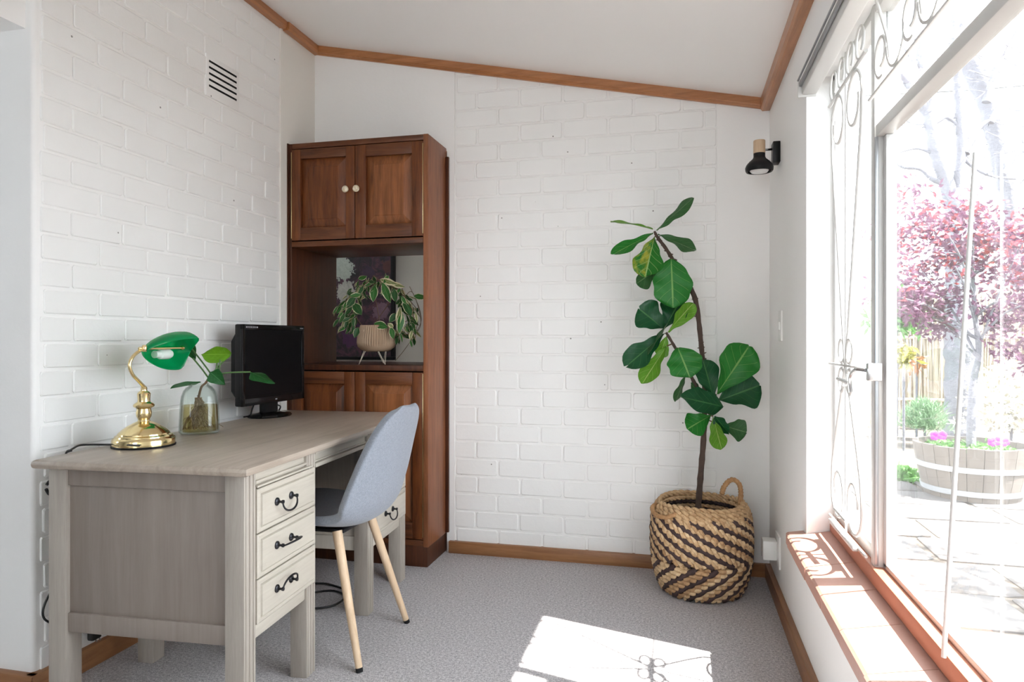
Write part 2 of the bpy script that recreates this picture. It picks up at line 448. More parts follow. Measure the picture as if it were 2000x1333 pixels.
# bricks
def brick_mesh(i, m, L=.2085, H=.0775, dep=.022):
    rr = random.Random(100+i); mb = MB(); h, l = H/2, L/2; c = .006
    def ring(ins, y):
        x, z, k = l-ins, h-ins, c
        p = [(-x+k, -z), (x-k, -z), (x, -z+k), (x, z-k), (x-k, z), (-x+k, z), (-x, z-k), (-x, -z+k)]
        return [(a+rr.uniform(-.0012, .0012), y+rr.uniform(-.0005, .0005), b+rr.uniform(-.0010, .0010)) for a, b in p]
    A, B, Cc = ring(0, 0), ring(.0010, -dep+.0024), ring(.0040, -dep)
    vs = A+B+Cc; fs = []
    for q in (0, 8):
        for k in range(8): fs.append((q+k, q+(k+1) % 8, q+8+(k+1) % 8, q+8+k))
    fs.append(tuple(range(16, 24))); mb.add(vs, fs)
    me = mb.mesh('brick', m, ang=18); return me
BR = [brick_mesh(i, M['brick']) for i in range(8)]
def lay(wall, rows, z0, mod, a0, a1, starts, pitch, place, jitter):
    rr = random.Random(5); n = 0
    for i in range(rows):
        zb = z0+i*mod; zm = zb+mod/2
        a = starts[i % 2]
        while a > a0: a -= pitch
        edges = []
        while a < a1+pitch:
            edges.append(a + rr.uniform(-.006, .006)); a += pitch
        for e0, e1 in zip(edges, edges[1:]):
            e0, e1 = max(e0, a0), min(e1, a1)
            if e1-e0 < .03: continue
            L = e1-e0-.008
            place(BR[rr.randrange(8)], (e0+e1)/2, zm + rr.uniform(-.0012, .0012), L/.2085, (mod-.0075)/.0775, rr)
            n += 1
    return n
def pb(me, a, z, sx, sz, rr):
    x = a
    if z-.03 > zc(x)+.02: return
    part('brick', me, wall_back, (x, YB+.0166-rr.uniform(0, .0014), z), (rr.uniform(-.004, .004), rr.uniform(-.004, .004), rr.uniform(-.002, .002)), (sx, 1, sz))
def pl(me, a, z, sx, sz, rr):
    if z-.03 > zc(XL): return
    part('brick', me, wall_left, (XL-.0170+rr.uniform(0, .0010), a, z), (rr.uniform(-.003, .003), rr.uniform(-.003, .003), pi/2+rr.uniform(-.0015, .0015)), (sx, 1, sz))
lay(wall_back, 28, .037, .0863, BX0, BX1, (-.861, -.970), .2175, pb, 0)
lay(wall_left, 31, .0564-.0828, .0828, 1.648, 2.916, (1.862, 1.7588), .2062, pl, 0)

# timber trims at the ceiling, and skirting boards
def trim_x(x0, x1, y, sgn=1):
    mb = MB()
    for dy, dz, hh in ((.030, 0, .040), (.020, -.001, .046)):
        vs = []
        for x in (x0, x1):
            z = zc(x)+.004+dz
            vs += [(x, y, z), (x, y-dy, z), (x, y-dy, z-hh+.006), (x, y-dy+.006, z-hh), (x, y, z-hh)]
        mb.add(vs, [(0, 1, 2, 3, 4), (9, 8, 7, 6, 5)] + [(i, i+5, (i+1) % 5+5, (i+1) % 5) for i in range(5)])
    return mb
struct(trim_x(XL, XR, YB-.006).build('trim_2', M['trim'], ang=20))
def trim_y(x, sg, y0, y1, w=.032, h=.042, dz=0):
    z0 = zc(x)+.012+dz; z1 = zc(x+sg*w)+.012+dz; b = zc(x)-h+dz
    return MB().prism([(x, z0), (x+sg*w, z1), (x+sg*w, b+.01), (x+sg*(w-.008), b), (x, b)], 'y', y0, y1)
struct(trim_y(XL+.001, 1, -.2, 2.93).build('trim_1', M['trimy'], ang=20))
struct(trim_y(XL+.007, 1, 2.935, YB-.006, .036, .046).build('trim_4', M['trimy'], ang=20))
struct(trim_y(XR, -1, -2.9, YB-.02, .040, .048).build('trim_3', M['trimy'], ang=20))
def skirt(x0, x1, y0, y1, name, m, h=.058):
    struct(MB().box(x0, x1, y0, y1, -.01, h, .004).build(name, m))
skirt(-1.108, XR-.004, YB-.027, YB+.01, 'baseboard_back', M['skirt'])
skirt(XR-.022, XR+.01, -2.9, YB-.028, 'baseboard_right', M['skirty'], .066)
skirt(XL-.01, XL+.024, LY0-.02, 2.95, 'baseboard_left', M['skirty'], .07)
skirt(XL-.31, XL+.022, LY0-.024, LY0+.004, 'baseboard_end', M['skirt'], .07)

# ------------------------------------------------------------------ window
win = thing('window_1', None, None, (XW, 1.0, WZ0)); struct(win)
PY0, PY1 = 1.852, 1.884                            # post between pane and casement
def wbox(name, m, *a, b=.004, parent=win): return MB().box(*a, b).build(name, m, parent)
wbox('post', M['whitemetal'], XW-.015, XW+.03, PY0, PY1, .45, WZ1)
wbox('frame', M['whitemetal'], XW-.012, XW+.03, WY1-.026, WY1, .45, WZ1)
wbox('frame', M['whitemetal'], XW-.012, XW+.03, WY0, WY0+.04, .45, WZ1)
wbox('frame', M['whitemetal'], XW-.012, XW+.03, WY0, WY1, WZ1-.022, WZ1+.002)
wbox('bottom_rail', M['primer'], XW-.022, XW+.03, WY0, WY1, .455, .497)
wbox('glazing_bead', M['whitemetal'], XW+.006, XW+.03, WY0, PY0, .497, .510, b=.002)
wbox('glazing_bead', M['whitemetal'], XW-.004, XW+.03, PY1, WY1-.026, .497, .535, b=.002)
wbox('transom', M['whitemetal'], XW-.012, XW+.026, WY0, PY0, 1.560, 1.590)
wbox('glazing_bead', M['whitemetal'], XW+.006, XW+.03, PY0-.022, PY0, .50, 1.56, b=.002)
wbox('glazing_seal', M['railgrey'], XW-.014, XW-.006, PY0-.004, PY0, .50, 1.56, b=.001)
for z0, z1, y0, y1 in ((.50, 1.562, WY0+.03, PY0), (1.588, WZ1-.01, WY0+.03, PY0), (.50, WZ1-.01, PY1, WY1-.02)):
    MB().box(XW+.012, XW+.016, y0, y1, z0, z1).build('pane', M['glass'], win, smooth=False)
# sill of terracotta tiles, rising a little towards the frame
sill = MB().prism([(.352, .395), (XW+.03, .395), (XW+.03, .452), (.352, .424)], 'y', WY0, WY1-.002).build('sill', M['grout'], win, ang=20)
ty = 2.372; k = 0
while ty > WY0:
    y1, y0 = ty-.0012, max(ty-(.150 if k == 0 else .205)+.0012, WY0)
    x1 = XR+.004 if k == 0 else XW-.018
    if k == 0:
        MB().prism([(.340, .396), (XR-.002, .396), (XR-.002, .4405), (.346, .4325), (.340, .428)], 'y', WY1, y1).build('sill_tile', M['tile'], sill, ang=20)
        y1 = WY1-.003
    dz = random.uniform(-.0015, .0015); dx = random.uniform(-.003, .002)
    MB().prism([(.340+dx, .396), (XW-.018, .396), (XW-.018, .456+dz), (.346+dx, .4325+dz), (.340+dx, .428+dz)], 'y', y0, y1).build('sill_tile', M['tile'], sill, ang=20)
    ty -= .150 if k == 0 else .205
    k += 1
# wrought grille: everything in (y, z), at X = XG
XG = XW-.026; RZ = .985
def gl(pts, r=.0042): return MB().tube([(XG, p[0], p[1]) for p in pts], r, 8)
YC = (PY1+WY1-.026)/2
gr = MB()
gr.tube([(XG, YC, .51), (XG, YC, 1.87)], .0034, 8)
gr.tube([(XG, PY1-.004, 1.787), (XG, WY1-.02, 1.787)], .0055, 8)
gr.tube([(XG, PY1-.004, .512), (XG, WY1-.02, .512)], .004, 8)
gr.tube([(XG, PY1-.004, RZ), (XG, WY1-.02, RZ)], .0038, 8)
grille = gr.build('grille', M['grille'], win)
def spiral(cy, cz, R, a0, a1, r1): 
    n = 40
    return [(cy+lerp(R, r1, (k/n)**1.3)*cos(lerp(a0, a1, k/n)), cz+lerp(R, r1, (k/n)**1.3)*sin(lerp(a0, a1, k/n))) for k in range(n+1)]
def scroll(pts, r=.0050): gl(pts, r).build('scroll', M['grille'], grille)
for sg in (-1, 1):
    # upper lyre: out of the rosette, up the side, over the top and round inside
    cy_, cz_, R_ = YC+sg*.094, 1.700, .082
    leg = smoothpath([(YC+sg*.004, RZ, 0), (YC+sg*.060, 1.20, 0), (YC+sg*.122, 1.44, 0), (YC+sg*.168, 1.62, 0)], 8)
    sp = spiral(cy_, cz_, R_, 0 if sg > 0 else pi, (1.55*pi+pi*.5) if sg > 0 else (pi-2.05*pi), .050)
    scroll([(p[0], p[1]) for p in leg] + sp)
    cz2 = .612
    leg = smoothpath([(YC+sg*.004, RZ, 0), (YC+sg*.060, .885, 0), (YC+sg*.122, .775, 0), (YC+sg*.166, .685, 0)], 8)
    sp = spiral(cy_, cz2, R_, 0 if sg > 0 else pi, (-2.0*pi) if sg > 0 else (pi+2.0*pi), .045)
    scroll([(p[0], p[1]) for p in leg] + sp)
    for up in (-1, 1):                              # four small scrolls at the rosette
        sp = spiral(YC+sg*.046, RZ+up*.044, .036, math.atan2(-up, -sg), math.atan2(-up, -sg)+sg*up*1.60*pi, .029)
        scroll([(YC+sg*.004, RZ+up*.004)] + sp, .0050)
for k in range(4):                                  # row of small scrolls over the bar
    y = PY1+.055+k*.105
    a0 = 0 if k % 2 else pi
    scroll(spiral(y, 1.836, .044, -.5*pi, 1.35*pi, .030), .0036)
g2 = MB(); g2.tube([(XG, WY0, 1.652), (XG, PY0, 1.652)], .0042, 8)
tg = g2.build('grille', M['grille'], win)
for k in range(5):
    y = 1.745-.21*k
    gl(spiral(y, 1.722, .052, -.6*pi, 1.5*pi, .026), .0050).build('scroll', M['grille'], tg)
    gl(smoothpath([(y+.045, 1.87, 0), (y-.005, 1.80, 0), (y-.045, 1.74, 0), (y-.062, 1.69, 0)], 6), .0036).build('scroll', M['grille'], tg)
    gl([(y-.105+.062*cos(a), 1.722+.062*sin(a)) for a in [pi+pi*q/12 for q in range(13)]] , .0040).build('scroll', M['grille'], tg)
# casement fastener, stay and pegs
fa = MB(); p = at(1704, 727, X=XG); fa.box(XG-.012, XG+.02, p.y-.008, p.y+.012, p.z-.022, p.z+.022, .003)
fa.tube(smoothpath([(XG-.015, p.y, p.z+.004), (XG-.03, p.y+.03, p.z+.004), (XG-.03, p.y+.085, p.z-.016), (XG-.025, p.y+.10, p.z-.055)], 6), .005, 8)
fa.build('fastener', M['steel'], win)
for px, py in ((1637, 740), (1632, 995)):
    p = at(px, py, X=XG-.02)
    MB().tube([p, p+Vector((.004, -.115, -.006))], .006, 8).build('stay_peg', M['whitemetal'], win)
st = MB(); p0 = at(1648, 1052, X=XW-.03); st.box(XG-.016, XG+.0, 1.95, 2.25, .503, .515, .003)
st.build('stay_bar', M['whitemetal'], win)
# blind head rail fixed along the front of the reveal
bl = thing('blind_rail', 'white roller blind head rail with grey channel along window head', 'blind rail', (.40, .9, 1.85))
MB().box(.380, .425, WY0+.02, WY1-.004, 1.836, 1.884, .005).build('cassette', M['whitemetal'], bl)
MB().box(.372, .3795, WY0+.02, WY1-.006, 1.862, 1.876, .002).build('channel', M['railgrey'], bl)
MB().box(.366, .3715, WY0+.02, WY1-.008, 1.879, 1.884, .001).build('pull_wire', M['railgrey'], bl)
MB().box(.370, .424, WY1-.0035, WY1+.004, 1.83, 1.888, .002).build('end_cap', M['whitemetal'], bl)
# white stick leaning on the pane
a, b = Vector((XW-.030, 1.352, .498)), Vector((XW-.004, 1.290, 1.372))
tag(MB().tube([a, lerp(a, b, .5), b], [.0042, .004, .0035], 10).build('stick', M['whitemetal']), 'thin white stick leaning against the big window pane', 'stick')

# ------------------------------------------------------------------ tall wooden cabinet through the back wall
CX0, CX1, CY0, CY1, CZ = -1.856, -1.125, 2.975, 3.425, 2.012
cab = thing('tall_cabinet', 'tall red-brown wooden cabinet with two pairs of panelled doors and open middle', 'cabinet', ((CX0+CX1)/2, CY0, 0))
def cb(name, m, *a, b=.002, parent=cab): return MB().box(*a, b).build(name, m, parent)
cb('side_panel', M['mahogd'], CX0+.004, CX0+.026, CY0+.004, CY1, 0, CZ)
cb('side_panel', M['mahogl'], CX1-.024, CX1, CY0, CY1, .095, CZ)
cb('top_panel', M['mahogx'], CX0+.026, CX1-.024, CY0+.003, CY1, CZ-.026, CZ)
cb('upper_shelf', M['mahogx'], CX0+.026, CX1-.024, CY0-.001, CY1, 1.508, 1.534)
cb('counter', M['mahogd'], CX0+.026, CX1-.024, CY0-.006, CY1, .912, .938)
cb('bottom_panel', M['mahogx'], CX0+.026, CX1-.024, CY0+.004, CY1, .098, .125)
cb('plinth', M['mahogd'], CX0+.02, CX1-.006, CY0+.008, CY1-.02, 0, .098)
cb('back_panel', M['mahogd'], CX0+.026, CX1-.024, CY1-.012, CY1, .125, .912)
cb('back_panel', M['mahogd'], CX0+.026, CX1-.024, CY1-.012, CY1, 1.534, CZ-.026)
cb('scribe_strip', M['mahogd'], CX1-.001, CX1+.016, YB-.024, YB-.006, .10, CZ-.045)
cb('scribe_strip', M['mahogd'], CX0-.004, CX0+.010, CY0-.006, CY0+.02, 0, CZ+.002)
def door(x0, x1, z0, z1, st, tr, br, y=CY0, knob=None, mat='mahog', pm='mahog'):
    y1 = y+.020
    d = MB().box(x0+.004, x1-.004, y+.017, y1+.002, z0+.004, z1-.004, .001).build('door', M['mahogd'], cab)
    for q0 in (x0, x1-st): MB().box(q0, q0+st, y, y1, z0, z1, .0025).build('stile', M[mat], d)
    for q0, q1 in ((z1-tr, z1), (z0, z0+br)): MB().box(x0+st, x1-st, y+.0008, y1, q0, q1, .0015).build('rail', M['mahogx'], d)
    a0, a1, c0, c1 = x0+st, x1-st, z0+br, z1-tr
    e = .040; n = MB()
    q = lambda i, yy: [(a0+i, yy, c0+i), (a1-i, yy, c0+i), (a1-i, yy, c1-i), (a0+i, yy, c1-i)]
    vs = q(0, y+.016)+q(.006, y+.0135)+q(e, y+.006)+q(e+.003, y+.004)
    fs = [(i+4*k, (i+1) % 4+4*k, (i+1) % 4+4*k+4, i+4*k+4) for k in range(3) for i in range(4)]+[(12, 13, 14, 15)]
    n.add(vs, fs).build('raised_panel', M[pm], d, ang=12)
    if knob:
        MB().lathe([(.006, 0), (.006, -.008), (.011, -.012), (.0155, -.016), (.0165, -.022), (.013, -.027), (.006, -.029), (0, -.029)], (knob[0], y, knob[1]), 20, axis='y').build('knob', M['knob'], d)
    return d
M['panelwarm'] = wood('warm_cabinet_panel_wood', (.075, .024, .008), (.33, .118, .042), 'z', .6, .36, .08)
for n_ in ('mahog', 'mahogx', 'mahogd', 'mahogl', 'panelwarm'): M[n_].node_tree.nodes['Principled BSDF'].inputs['Specular IOR Level'].default_value = .28
k = NT('mottled_cream_knob'); n_ = k.noise(k.obj(), 90, 3)
k.set(k.b, 'Base Color', k.ramp(n_, [(.35, (.50, .40, .24)), (.6, (.78, .72, .58))])); k.b.inputs['Roughness'].default_value = .2; M['knob'] = k.m
UX = -1.4945
door(CX0+.026, UX-.0015, 1.540, CZ-.030, .047, .047, .060, knob=(UX-.040, 1.772), pm='mahog')
door(UX+.0015, CX1-.026, 1.540, CZ-.030, .055, .055, .062, knob=(UX+.016, 1.772), pm='panelwarm')
door(CX0+.026, UX-.0015, .130, .905, .055, .058, .075)
door(UX+.0015, CX1-.026, .130, .905, .052, .058, .075, pm='panelwarm')
for x, z0, z1 in ((CX1-.0255, .14, .90), (CX1-.0255, 1.55, 1.97), (CX0+.0255, 1.55, 1.97)):
    cb('hinge', M['brass'], x-.0012, x+.0012, CY0-.002, CY0+.010, z0, z1, b=.0005)

# painting on the wall beyond, seen through the cabinet
pa = thing('flower_painting', 'dark framed flower painting of pale and purple blooms seen through cabinet', 'painting', (-2.45, 4.39, 1.45))
px1 = at(772, 600, Y=4.385).x; pz0 = at(700, 703, Y=4.385).z
k = NT('dark_flower_canvas'); v = k.obj((1, 1, 1))
n1 = k.noise(v, 9, 6, .7, 2.0); n2 = k.noise(v, 22, 5, .65, 1.5)
c = k.ramp(n1, [(.34, (.008, .010, .009)), (.48, (.035, .018, .026)), (.57, (.075, .028, .050)), (.66, (.12, .05, .055)), (.76, (.04, .05, .03))])
def bloom(c, x, z, rad, colr):
    vm = k.n('ShaderNodeVectorMath', {'operation': 'DISTANCE'}); tc = k.t.nodes.new('ShaderNodeTexCoord')
    k.t.links.new(tc.outputs['Object'], vm.inputs[0]); vm.inputs[1].default_value = (x, -.022, z)
    dd = k.math('ADD', vm.outputs['Value'], k.math('MULTIPLY', k.math('SUBTRACT', n2, .5), rad*2.0))
    sh = k.mix(n2, tuple(q*.35 for q in colr), colr)
    return k.mix(k.math('LESS_THAN', dd, rad), c, sh)
for (bx, by, rad, colr) in ((668, 525, .085, (.62, .68, .60)), (678, 572, .075, (.66, .64, .58)), (690, 655, .09, (.11, .035, .11)), (745, 608, .06, (.26, .15, .20)), (760, 520, .05, (.14, .05, .05)), (720, 535, .05, (.07, .035, .07))):
    p = at(bx, by, Y=4.37); c = bloom(c, p.x+2.45, p.z-1.45, rad, colr)
k.set(k.b, 'Base Color', c); k.b.inputs['Roughness'].default_value = .6
MB().box(px1-1.05, px1-.018, 4.366, 4.385, pz0+.02, 2.02).build('canvas', k.m, pa)
for q_ in ((px1-1.07, px1, pz0, pz0+.022), (px1-1.07, px1, 2.02, 2.04), (px1-.022, px1, pz0+.022, 2.02), (px1-1.07, px1-1.048, pz0+.022, 2.02)):
    MB().box(q_[0], q_[1], 4.355, 4.398, q_[2], q_[3], .003).build('frame', M['black'], pa)

# ------------------------------------------------------------------ desk
DK = (-1.075, 1.539); DA = radians(93.2); DL, DD, DZ = 1.366, .655, .728
desk = thing('writing_desk', 'whitewashed wooden pedestal desk with drawers beside left brick wall', 'desk', (DK[0], DK[1], 0), DA)
def dw(x, y, z=0):                      # desk to world
    return Vector((DK[0]+x*cos(DA)-y*sin(DA), DK[1]+x*sin(DA)+y*cos(DA), z))
def db(name, m, *a, b=.003, parent=desk): return MB().box(*a, b).build(name, m, parent, world=False)
db('desktop', M['desktop'], 0, DL, 0, DD, DZ-.025, DZ, b=.0115)
LW = .056; FY = .030; PED = ((.036, .436), (.868, 1.290)); UZ = DZ-.023
def leg(x0, y0, front):
    mb = MB().box(x0, x0+LW, y0, y0+LW, 0, UZ, .002)
    if front:
        for q in (.010, .028, .046):
            mb.tube([(x0+q, y0+.001, .004), (x0+q, y0+.001, UZ)], .0052, 8)
    return mb.build('leg', M['deskleg'], desk, world=False)
BYK = DD-.028-LW
for (a, b_) in PED:
    for x0 in (a, b_-LW):
        leg(x0, FY, True); leg(x0, BYK, False)
    for x0, sgn in ((a, 1), (b_-LW, -1)):
        s0 = x0+.006 if sgn > 0 else x0+LW-.028
        em = M['deskshade'] if x0 == PED[0][0] else M['desk']
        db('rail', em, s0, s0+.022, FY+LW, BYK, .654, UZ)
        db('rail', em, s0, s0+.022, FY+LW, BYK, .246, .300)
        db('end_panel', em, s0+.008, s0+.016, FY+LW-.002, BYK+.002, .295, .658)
    # front: frieze with mouldings, three drawers, bottom rail
    f0, f1 = a+LW, b_-LW
    db('frieze', M['deskx'], f0, f1, FY+.008, FY+.03, .655, UZ)
    db('moulding', M['deskx'], f0+.001, f1-.001, FY-.001, FY+.014, .668, .676)
    db('moulding', M['deskx'], f0+.001, f1+.03, FY-.006, FY+.014, .657, .663, b=.002)
    db('bottom_rail', M['deskx'], f0, f1, FY+.006, FY+.03, .246, .283)
    db('back_board', M['desk'], f0-.002, f1+.002, BYK+.02, BYK+.03, .25, UZ)
    db('base_board', M['desk'], f0-.03, f1+.03, FY+.05, BYK+.02, .256, .268)
    for i, ang in enumerate((12, 112, 165) if a < .5 else (14, 16, 15)):
        z1 = .654-.123*i; z0 = z1-.119
        x0, x1 = f0-.004, f1+.042
        y = FY-.012
        dr = MB()
        q = lambda s_, yy: [(x0+s_, yy, z0+s_), (x1-s_, yy, z0+s_), (x1-s_, yy, z1-s_), (x0+s_, yy, z1-s_)]
        vs = q(0, FY+.012)+q(0, y+.006)+q(.004, y+.003)+q(.013, y+.003)+q(.0155, y+.0065)+q(.018, y)+q(.0185, y)
        fs = [(k_*4+j, k_*4+(j+1) % 4, k_*4+4+(j+1) % 4, k_*4+4+j) for k_ in range(6) for j in range(4)]+[(24, 25, 26, 27)]
        d = dr.add(vs, fs).build('drawer', M['deskx'], desk, world=False, ang=15)
        h = MB(); mx, mz = (x0+x1)/2-.036, z0+.066; hw = .040
        for sx in (-1, 1):
            h.lathe([(.0115, y), (.0115, y-.003), (.008, y-.006), (.0035, y-.007), (.0035, y-.016), (.0055, y-.017), (.0055, y-.022), (0, y-.023)], (mx+sx*hw, 0, mz), 12, axis='y')
        an = radians(ang); pts = []
        for j in range(13):
            t = pi*j/12; w_ = hw*cos(t); dp = .030*sin(t)**.75 if 0 < j < 12 else 0
            pts.append((mx+w_*1.02, y-.019-dp*sin(an), mz-.002-dp*cos(an)))
        h.tube(pts, [.0022+.0010*sin(pi*j/12) for j in range(13)], 8)
        h.build('handle', M['iron'], d, world=False)
# kneehole drawer and modesty panel
kx0, kx1 = PED[0][1], PED[1][0]
db('knee_drawer', M['deskx'], kx0+.002, kx1-.002, FY+.010, FY+.03, .650, UZ)
for q_ in ((.690, UZ, -.001), (.648, .662, -.002), (.664, .670, .004)):
    db('moulding', M['deskx'], kx0+.002, kx1-.002, FY+q_[2], FY+.014, q_[0], q_[1])
db('modesty_panel', M['desk'], kx0-.002, kx1+.002, BYK+.018, BYK+.032, .262, UZ)

# ------------------------------------------------------------------ chair
ch = thing('shell_chair', 'pale grey-blue upholstered shell chair with wooden legs at desk', 'chair', (-1.185, 2.19, 0), pi)
prof = [(.215, .452, .130, 0), (.205, .466, .155, .004), (.14, .466, .180, .012), (.06, .452, .190, .022), (-.03, .440, .194, .032), (-.11, .440, .203, .042), (-.165, .458, .212, .050),
        (-.198, .500, .224, .056), (-.218, .555, .219, .056), (-.236, .620, .208, .050), (-.252, .690, .190, .040), (-.266, .752, .165, .028), (-.275, .798, .128, .016), (-.279, .822, .085, .008), (-.280, .832, .045, .004)]
# finer profile
pf = smoothpath([(a, b_, 0) for a, b_, _, _ in prof], 3); wf_ = smoothpath([(c_, d_, 0) for _, _, c_, d_ in prof], 3)
NU = 16; vs = []; fs = []
for i, (p, q) in enumerate(zip(pf, wf_)):
    a = pf[max(i-1, 0)]; b_ = pf[min(i+1, len(pf)-1)]; t = (b_-a).normalized(); nx, nz = (t.y, -t.x)   # towards the sitter
    for j in range(NU+1):
        s_ = -1+2*j/NU; s2 = math.sin(s_*pi/2*.96)/math.sin(pi/2*.96)
        lift = q.y*abs(s2)**2.4
        vs.append((p.x+nx*lift, q.x*s2, p.y+nz*lift))
for i in range(len(pf)-1):
    for j in range(NU):
        fs.append((i*(NU+1)+j, i*(NU+1)+j+1, (i+1)*(NU+1)+j+1, (i+1)*(NU+1)+j))
sh = MB().add(vs, fs).build('seat_shell', M['fabric'], ch, world=False)
m_ = sh.modifiers.new('thick', 'SOLIDIFY'); m_.thickness = .030; m_.offset = 0
m_ = sh.modifiers.new('soft', 'SUBSURF'); m_.levels = 1; m_.render_levels = 1
i0 = next(i for i, p in enumerate(pf) if p.y > .47 and p.x < -.1)
for sg in (0, NU):                                                   # seams down the sides
    pass
MB().box(-.10, .11, -.11, .11, .410, .424, .005).build('seat_bracket', M['iron'], ch, world=False)
for sx, sy in ((1, 1), (1, -1), (-1, 1), (-1, -1)):
    a = Vector((.150 if sx > 0 else -.082, sy*(.105 if sx > 0 else .122), .426 if sx > 0 else .422)); b_ = Vector((sx*.200+.055*(sx > 0), sy*(.178 if sx > 0 else .195), 0))
    lg = MB().tube([a, lerp(a, b_, .5), lerp(a, b_, .972)], [.0165, .0145, .0112], 14).build('leg', M['lightwood'], ch, world=False)
    MB().tube([lerp(a, b_, .970), b_], [.0118, .0112], 14).build('foot_cap', M['black'], lg, world=False)

# ------------------------------------------------------------------ monitor
mo_c = Vector((-1.692, 2.615)); MA = radians(90+(-2.5)); MWd, MH = .436, .333
mon = thing('computer_monitor', 'black computer monitor on round base at far end of desk', 'monitor', (mo_c.x, mo_c.y, DZ), MA)
zb = .060
def mbx(name, m, *a, b=.003, parent=mon): return MB().box(*a, b).build(name, m, parent, world=False)
# local x runs along the screen, the screen faces local -y
bd = MB().box(-MWd/2, MWd/2, 0, .030, zb, zb+MH, .006)
bd.prism([(.030, zb+.02), (.062, zb+.06), (.062, zb+MH-.07), (.030, zb+MH-.02)], 'x', -MWd/2+.02, MWd/2-.02)
bd = bd.build('housing', M['black'], mon, world=False)
bz = MB(); bt, bb, bs_ = .022, .030, .020
bz.box(-MWd/2, MWd/2, -.006, .004, zb+MH-bt, zb+MH, .002).box(-MWd/2, MWd/2, -.006, .004, zb, zb+bb, .002)
bz.box(-MWd/2, -MWd/2+bs_, -.006, .004, zb, zb+MH, .002).box(MWd/2-bs_, MWd/2, -.006, .004, zb, zb+MH, .002)
bz = bz.build('bezel', M['gloss'], mon, world=False)
mbx('screen', M['screen'], -MWd/2+bs_, MWd/2-bs_, -.0015, .002, zb+bb, zb+MH-bt, b=0)
# worn maker's lettering, too small to read: a few short strokes
lt = MB()
rr = random.Random(3); x = -MWd/2+.024
for wd in (.007, .004, .005, .008, .003, .006, .005, .009):
    lt.box(x, x+wd, -.0066, -.0058, zb+MH-.014, zb+MH-.009); x += wd+.004
x = MWd/2-.034
for wd in (.006, .005, .006): lt.box(x, x+wd, -.0066, -.0058, zb+MH-.014, zb+MH-.010); x += wd+.003
lt.box(.0, .012, -.0066, -.0058, zb+.012, zb+.017)
tag(lt.build('lettering', M['grey'], bz, world=False), kind='stuff')
MB().box(-.045, .045, .010, .045, .010, zb+.05, .008).build('neck', M['black'], mon, world=False)
MB().lathe([(.108, 0), (.110, .004), (.104, .010), (.060, .016), (.050, .020), (0, .020)], (0, .022, 0), 40, 1.0, .74).build('base', M['gloss'], mon, world=False)
cbm = MB().tube(smoothpath([(-.05, .05, zb+.03), (-.075, .055, .035), (-.095, .05, .012), (-.09, .085, .004)], 6), .0032, 8)
cbm.build('cable', M['cord'], mon, world=False)
cbm = MB().tube(smoothpath([(.05, .05, zb+.03), (.09, .055, .045), (.13, .06, .028), (.15, .085, .004)], 6), .0032, 8)
cbm.build('cable', M['cord'], mon, world=False)
MB().box(MWd/2-.001, MWd/2+.002, .004, .014, zb+.20, zb+.235, .001).build('side_button', M['steel'], mon, world=False)

# ------------------------------------------------------------------ bankers lamp
lc = at(279, 871, Z=DZ); lc.x += .004
lamp = thing('bankers_lamp', 'brass desk lamp with curved arm and green glass shade', 'lamp', (lc.x, lc.y, DZ))
L_ = Vector((lc.x, lc.y, DZ))
MB().lathe([(.090, 0), (.091, .004), (.090, .006), (0, .006)], L_, 40).build('rubber_foot', M['black'], lamp)
base = MB().lathe([(.0885, .0055), (.089, .022), (.087, .026), (.0815, .030), (.0805, .034), (.074, .037), (.073, .041), (.060, .053), (.045, .064), (.030, .072), (.018, .077), (.0165, .082),
                   (.0175, .085), (.021, .092), (.0225, .104), (.0205, .112), (.0200, .116), (.024, .119), (.0290, .122), (.0305, .127), (.0280, .131), (.0215, .135), (.0180, .138), (.0175, .146), (.0185, .158),
                   (.0190, .163), (.0155, .168), (.0100, .171), (.0090, .176), (.0100, .179), (.0075, .184), (0, .186)], L_, 40).build('base', M['brass'], lamp, ang=30)
J = Vector((lc.x+.004, 1.8, 1.030)); J.y = at(282, 681, X=J.x).y; J.z = at(282, 681, X=J.x).z
ap = [L_+Vector((0, .002, .182))]
for (qx, qy) in ((281, 755.5), (270, 744), (259, 732), (253, 716), (257, 701), (268, 689), (282, 681)):
    ap.append(at(qx, qy, X=lc.x+.002))
MB().tube(smoothpath(ap, 5), .0050, 10).build('arm', M['brass'], lamp)
yE = J.y+.166
jt = MB().lathe([(0, -.012), (.006, -.010), (.0085, -.004), (.0085, .004), (.006, .010), (0, .012)], J, 14)
jt.lathe([(0, -.024), (.004, -.022), (.0055, -.017), (.003, -.011), (.004, -.006)], J, 12, axis='y')
jt.tube([J, Vector((J.x, yE, J.z))], .0046, 10)
jt.lathe([(.007, -.006), (.0085, 0), (.007, .006), (0, .008)], (J.x, yE, J.z), 12, axis='y')
jt.build('yoke_rod', M['brass'], lamp)
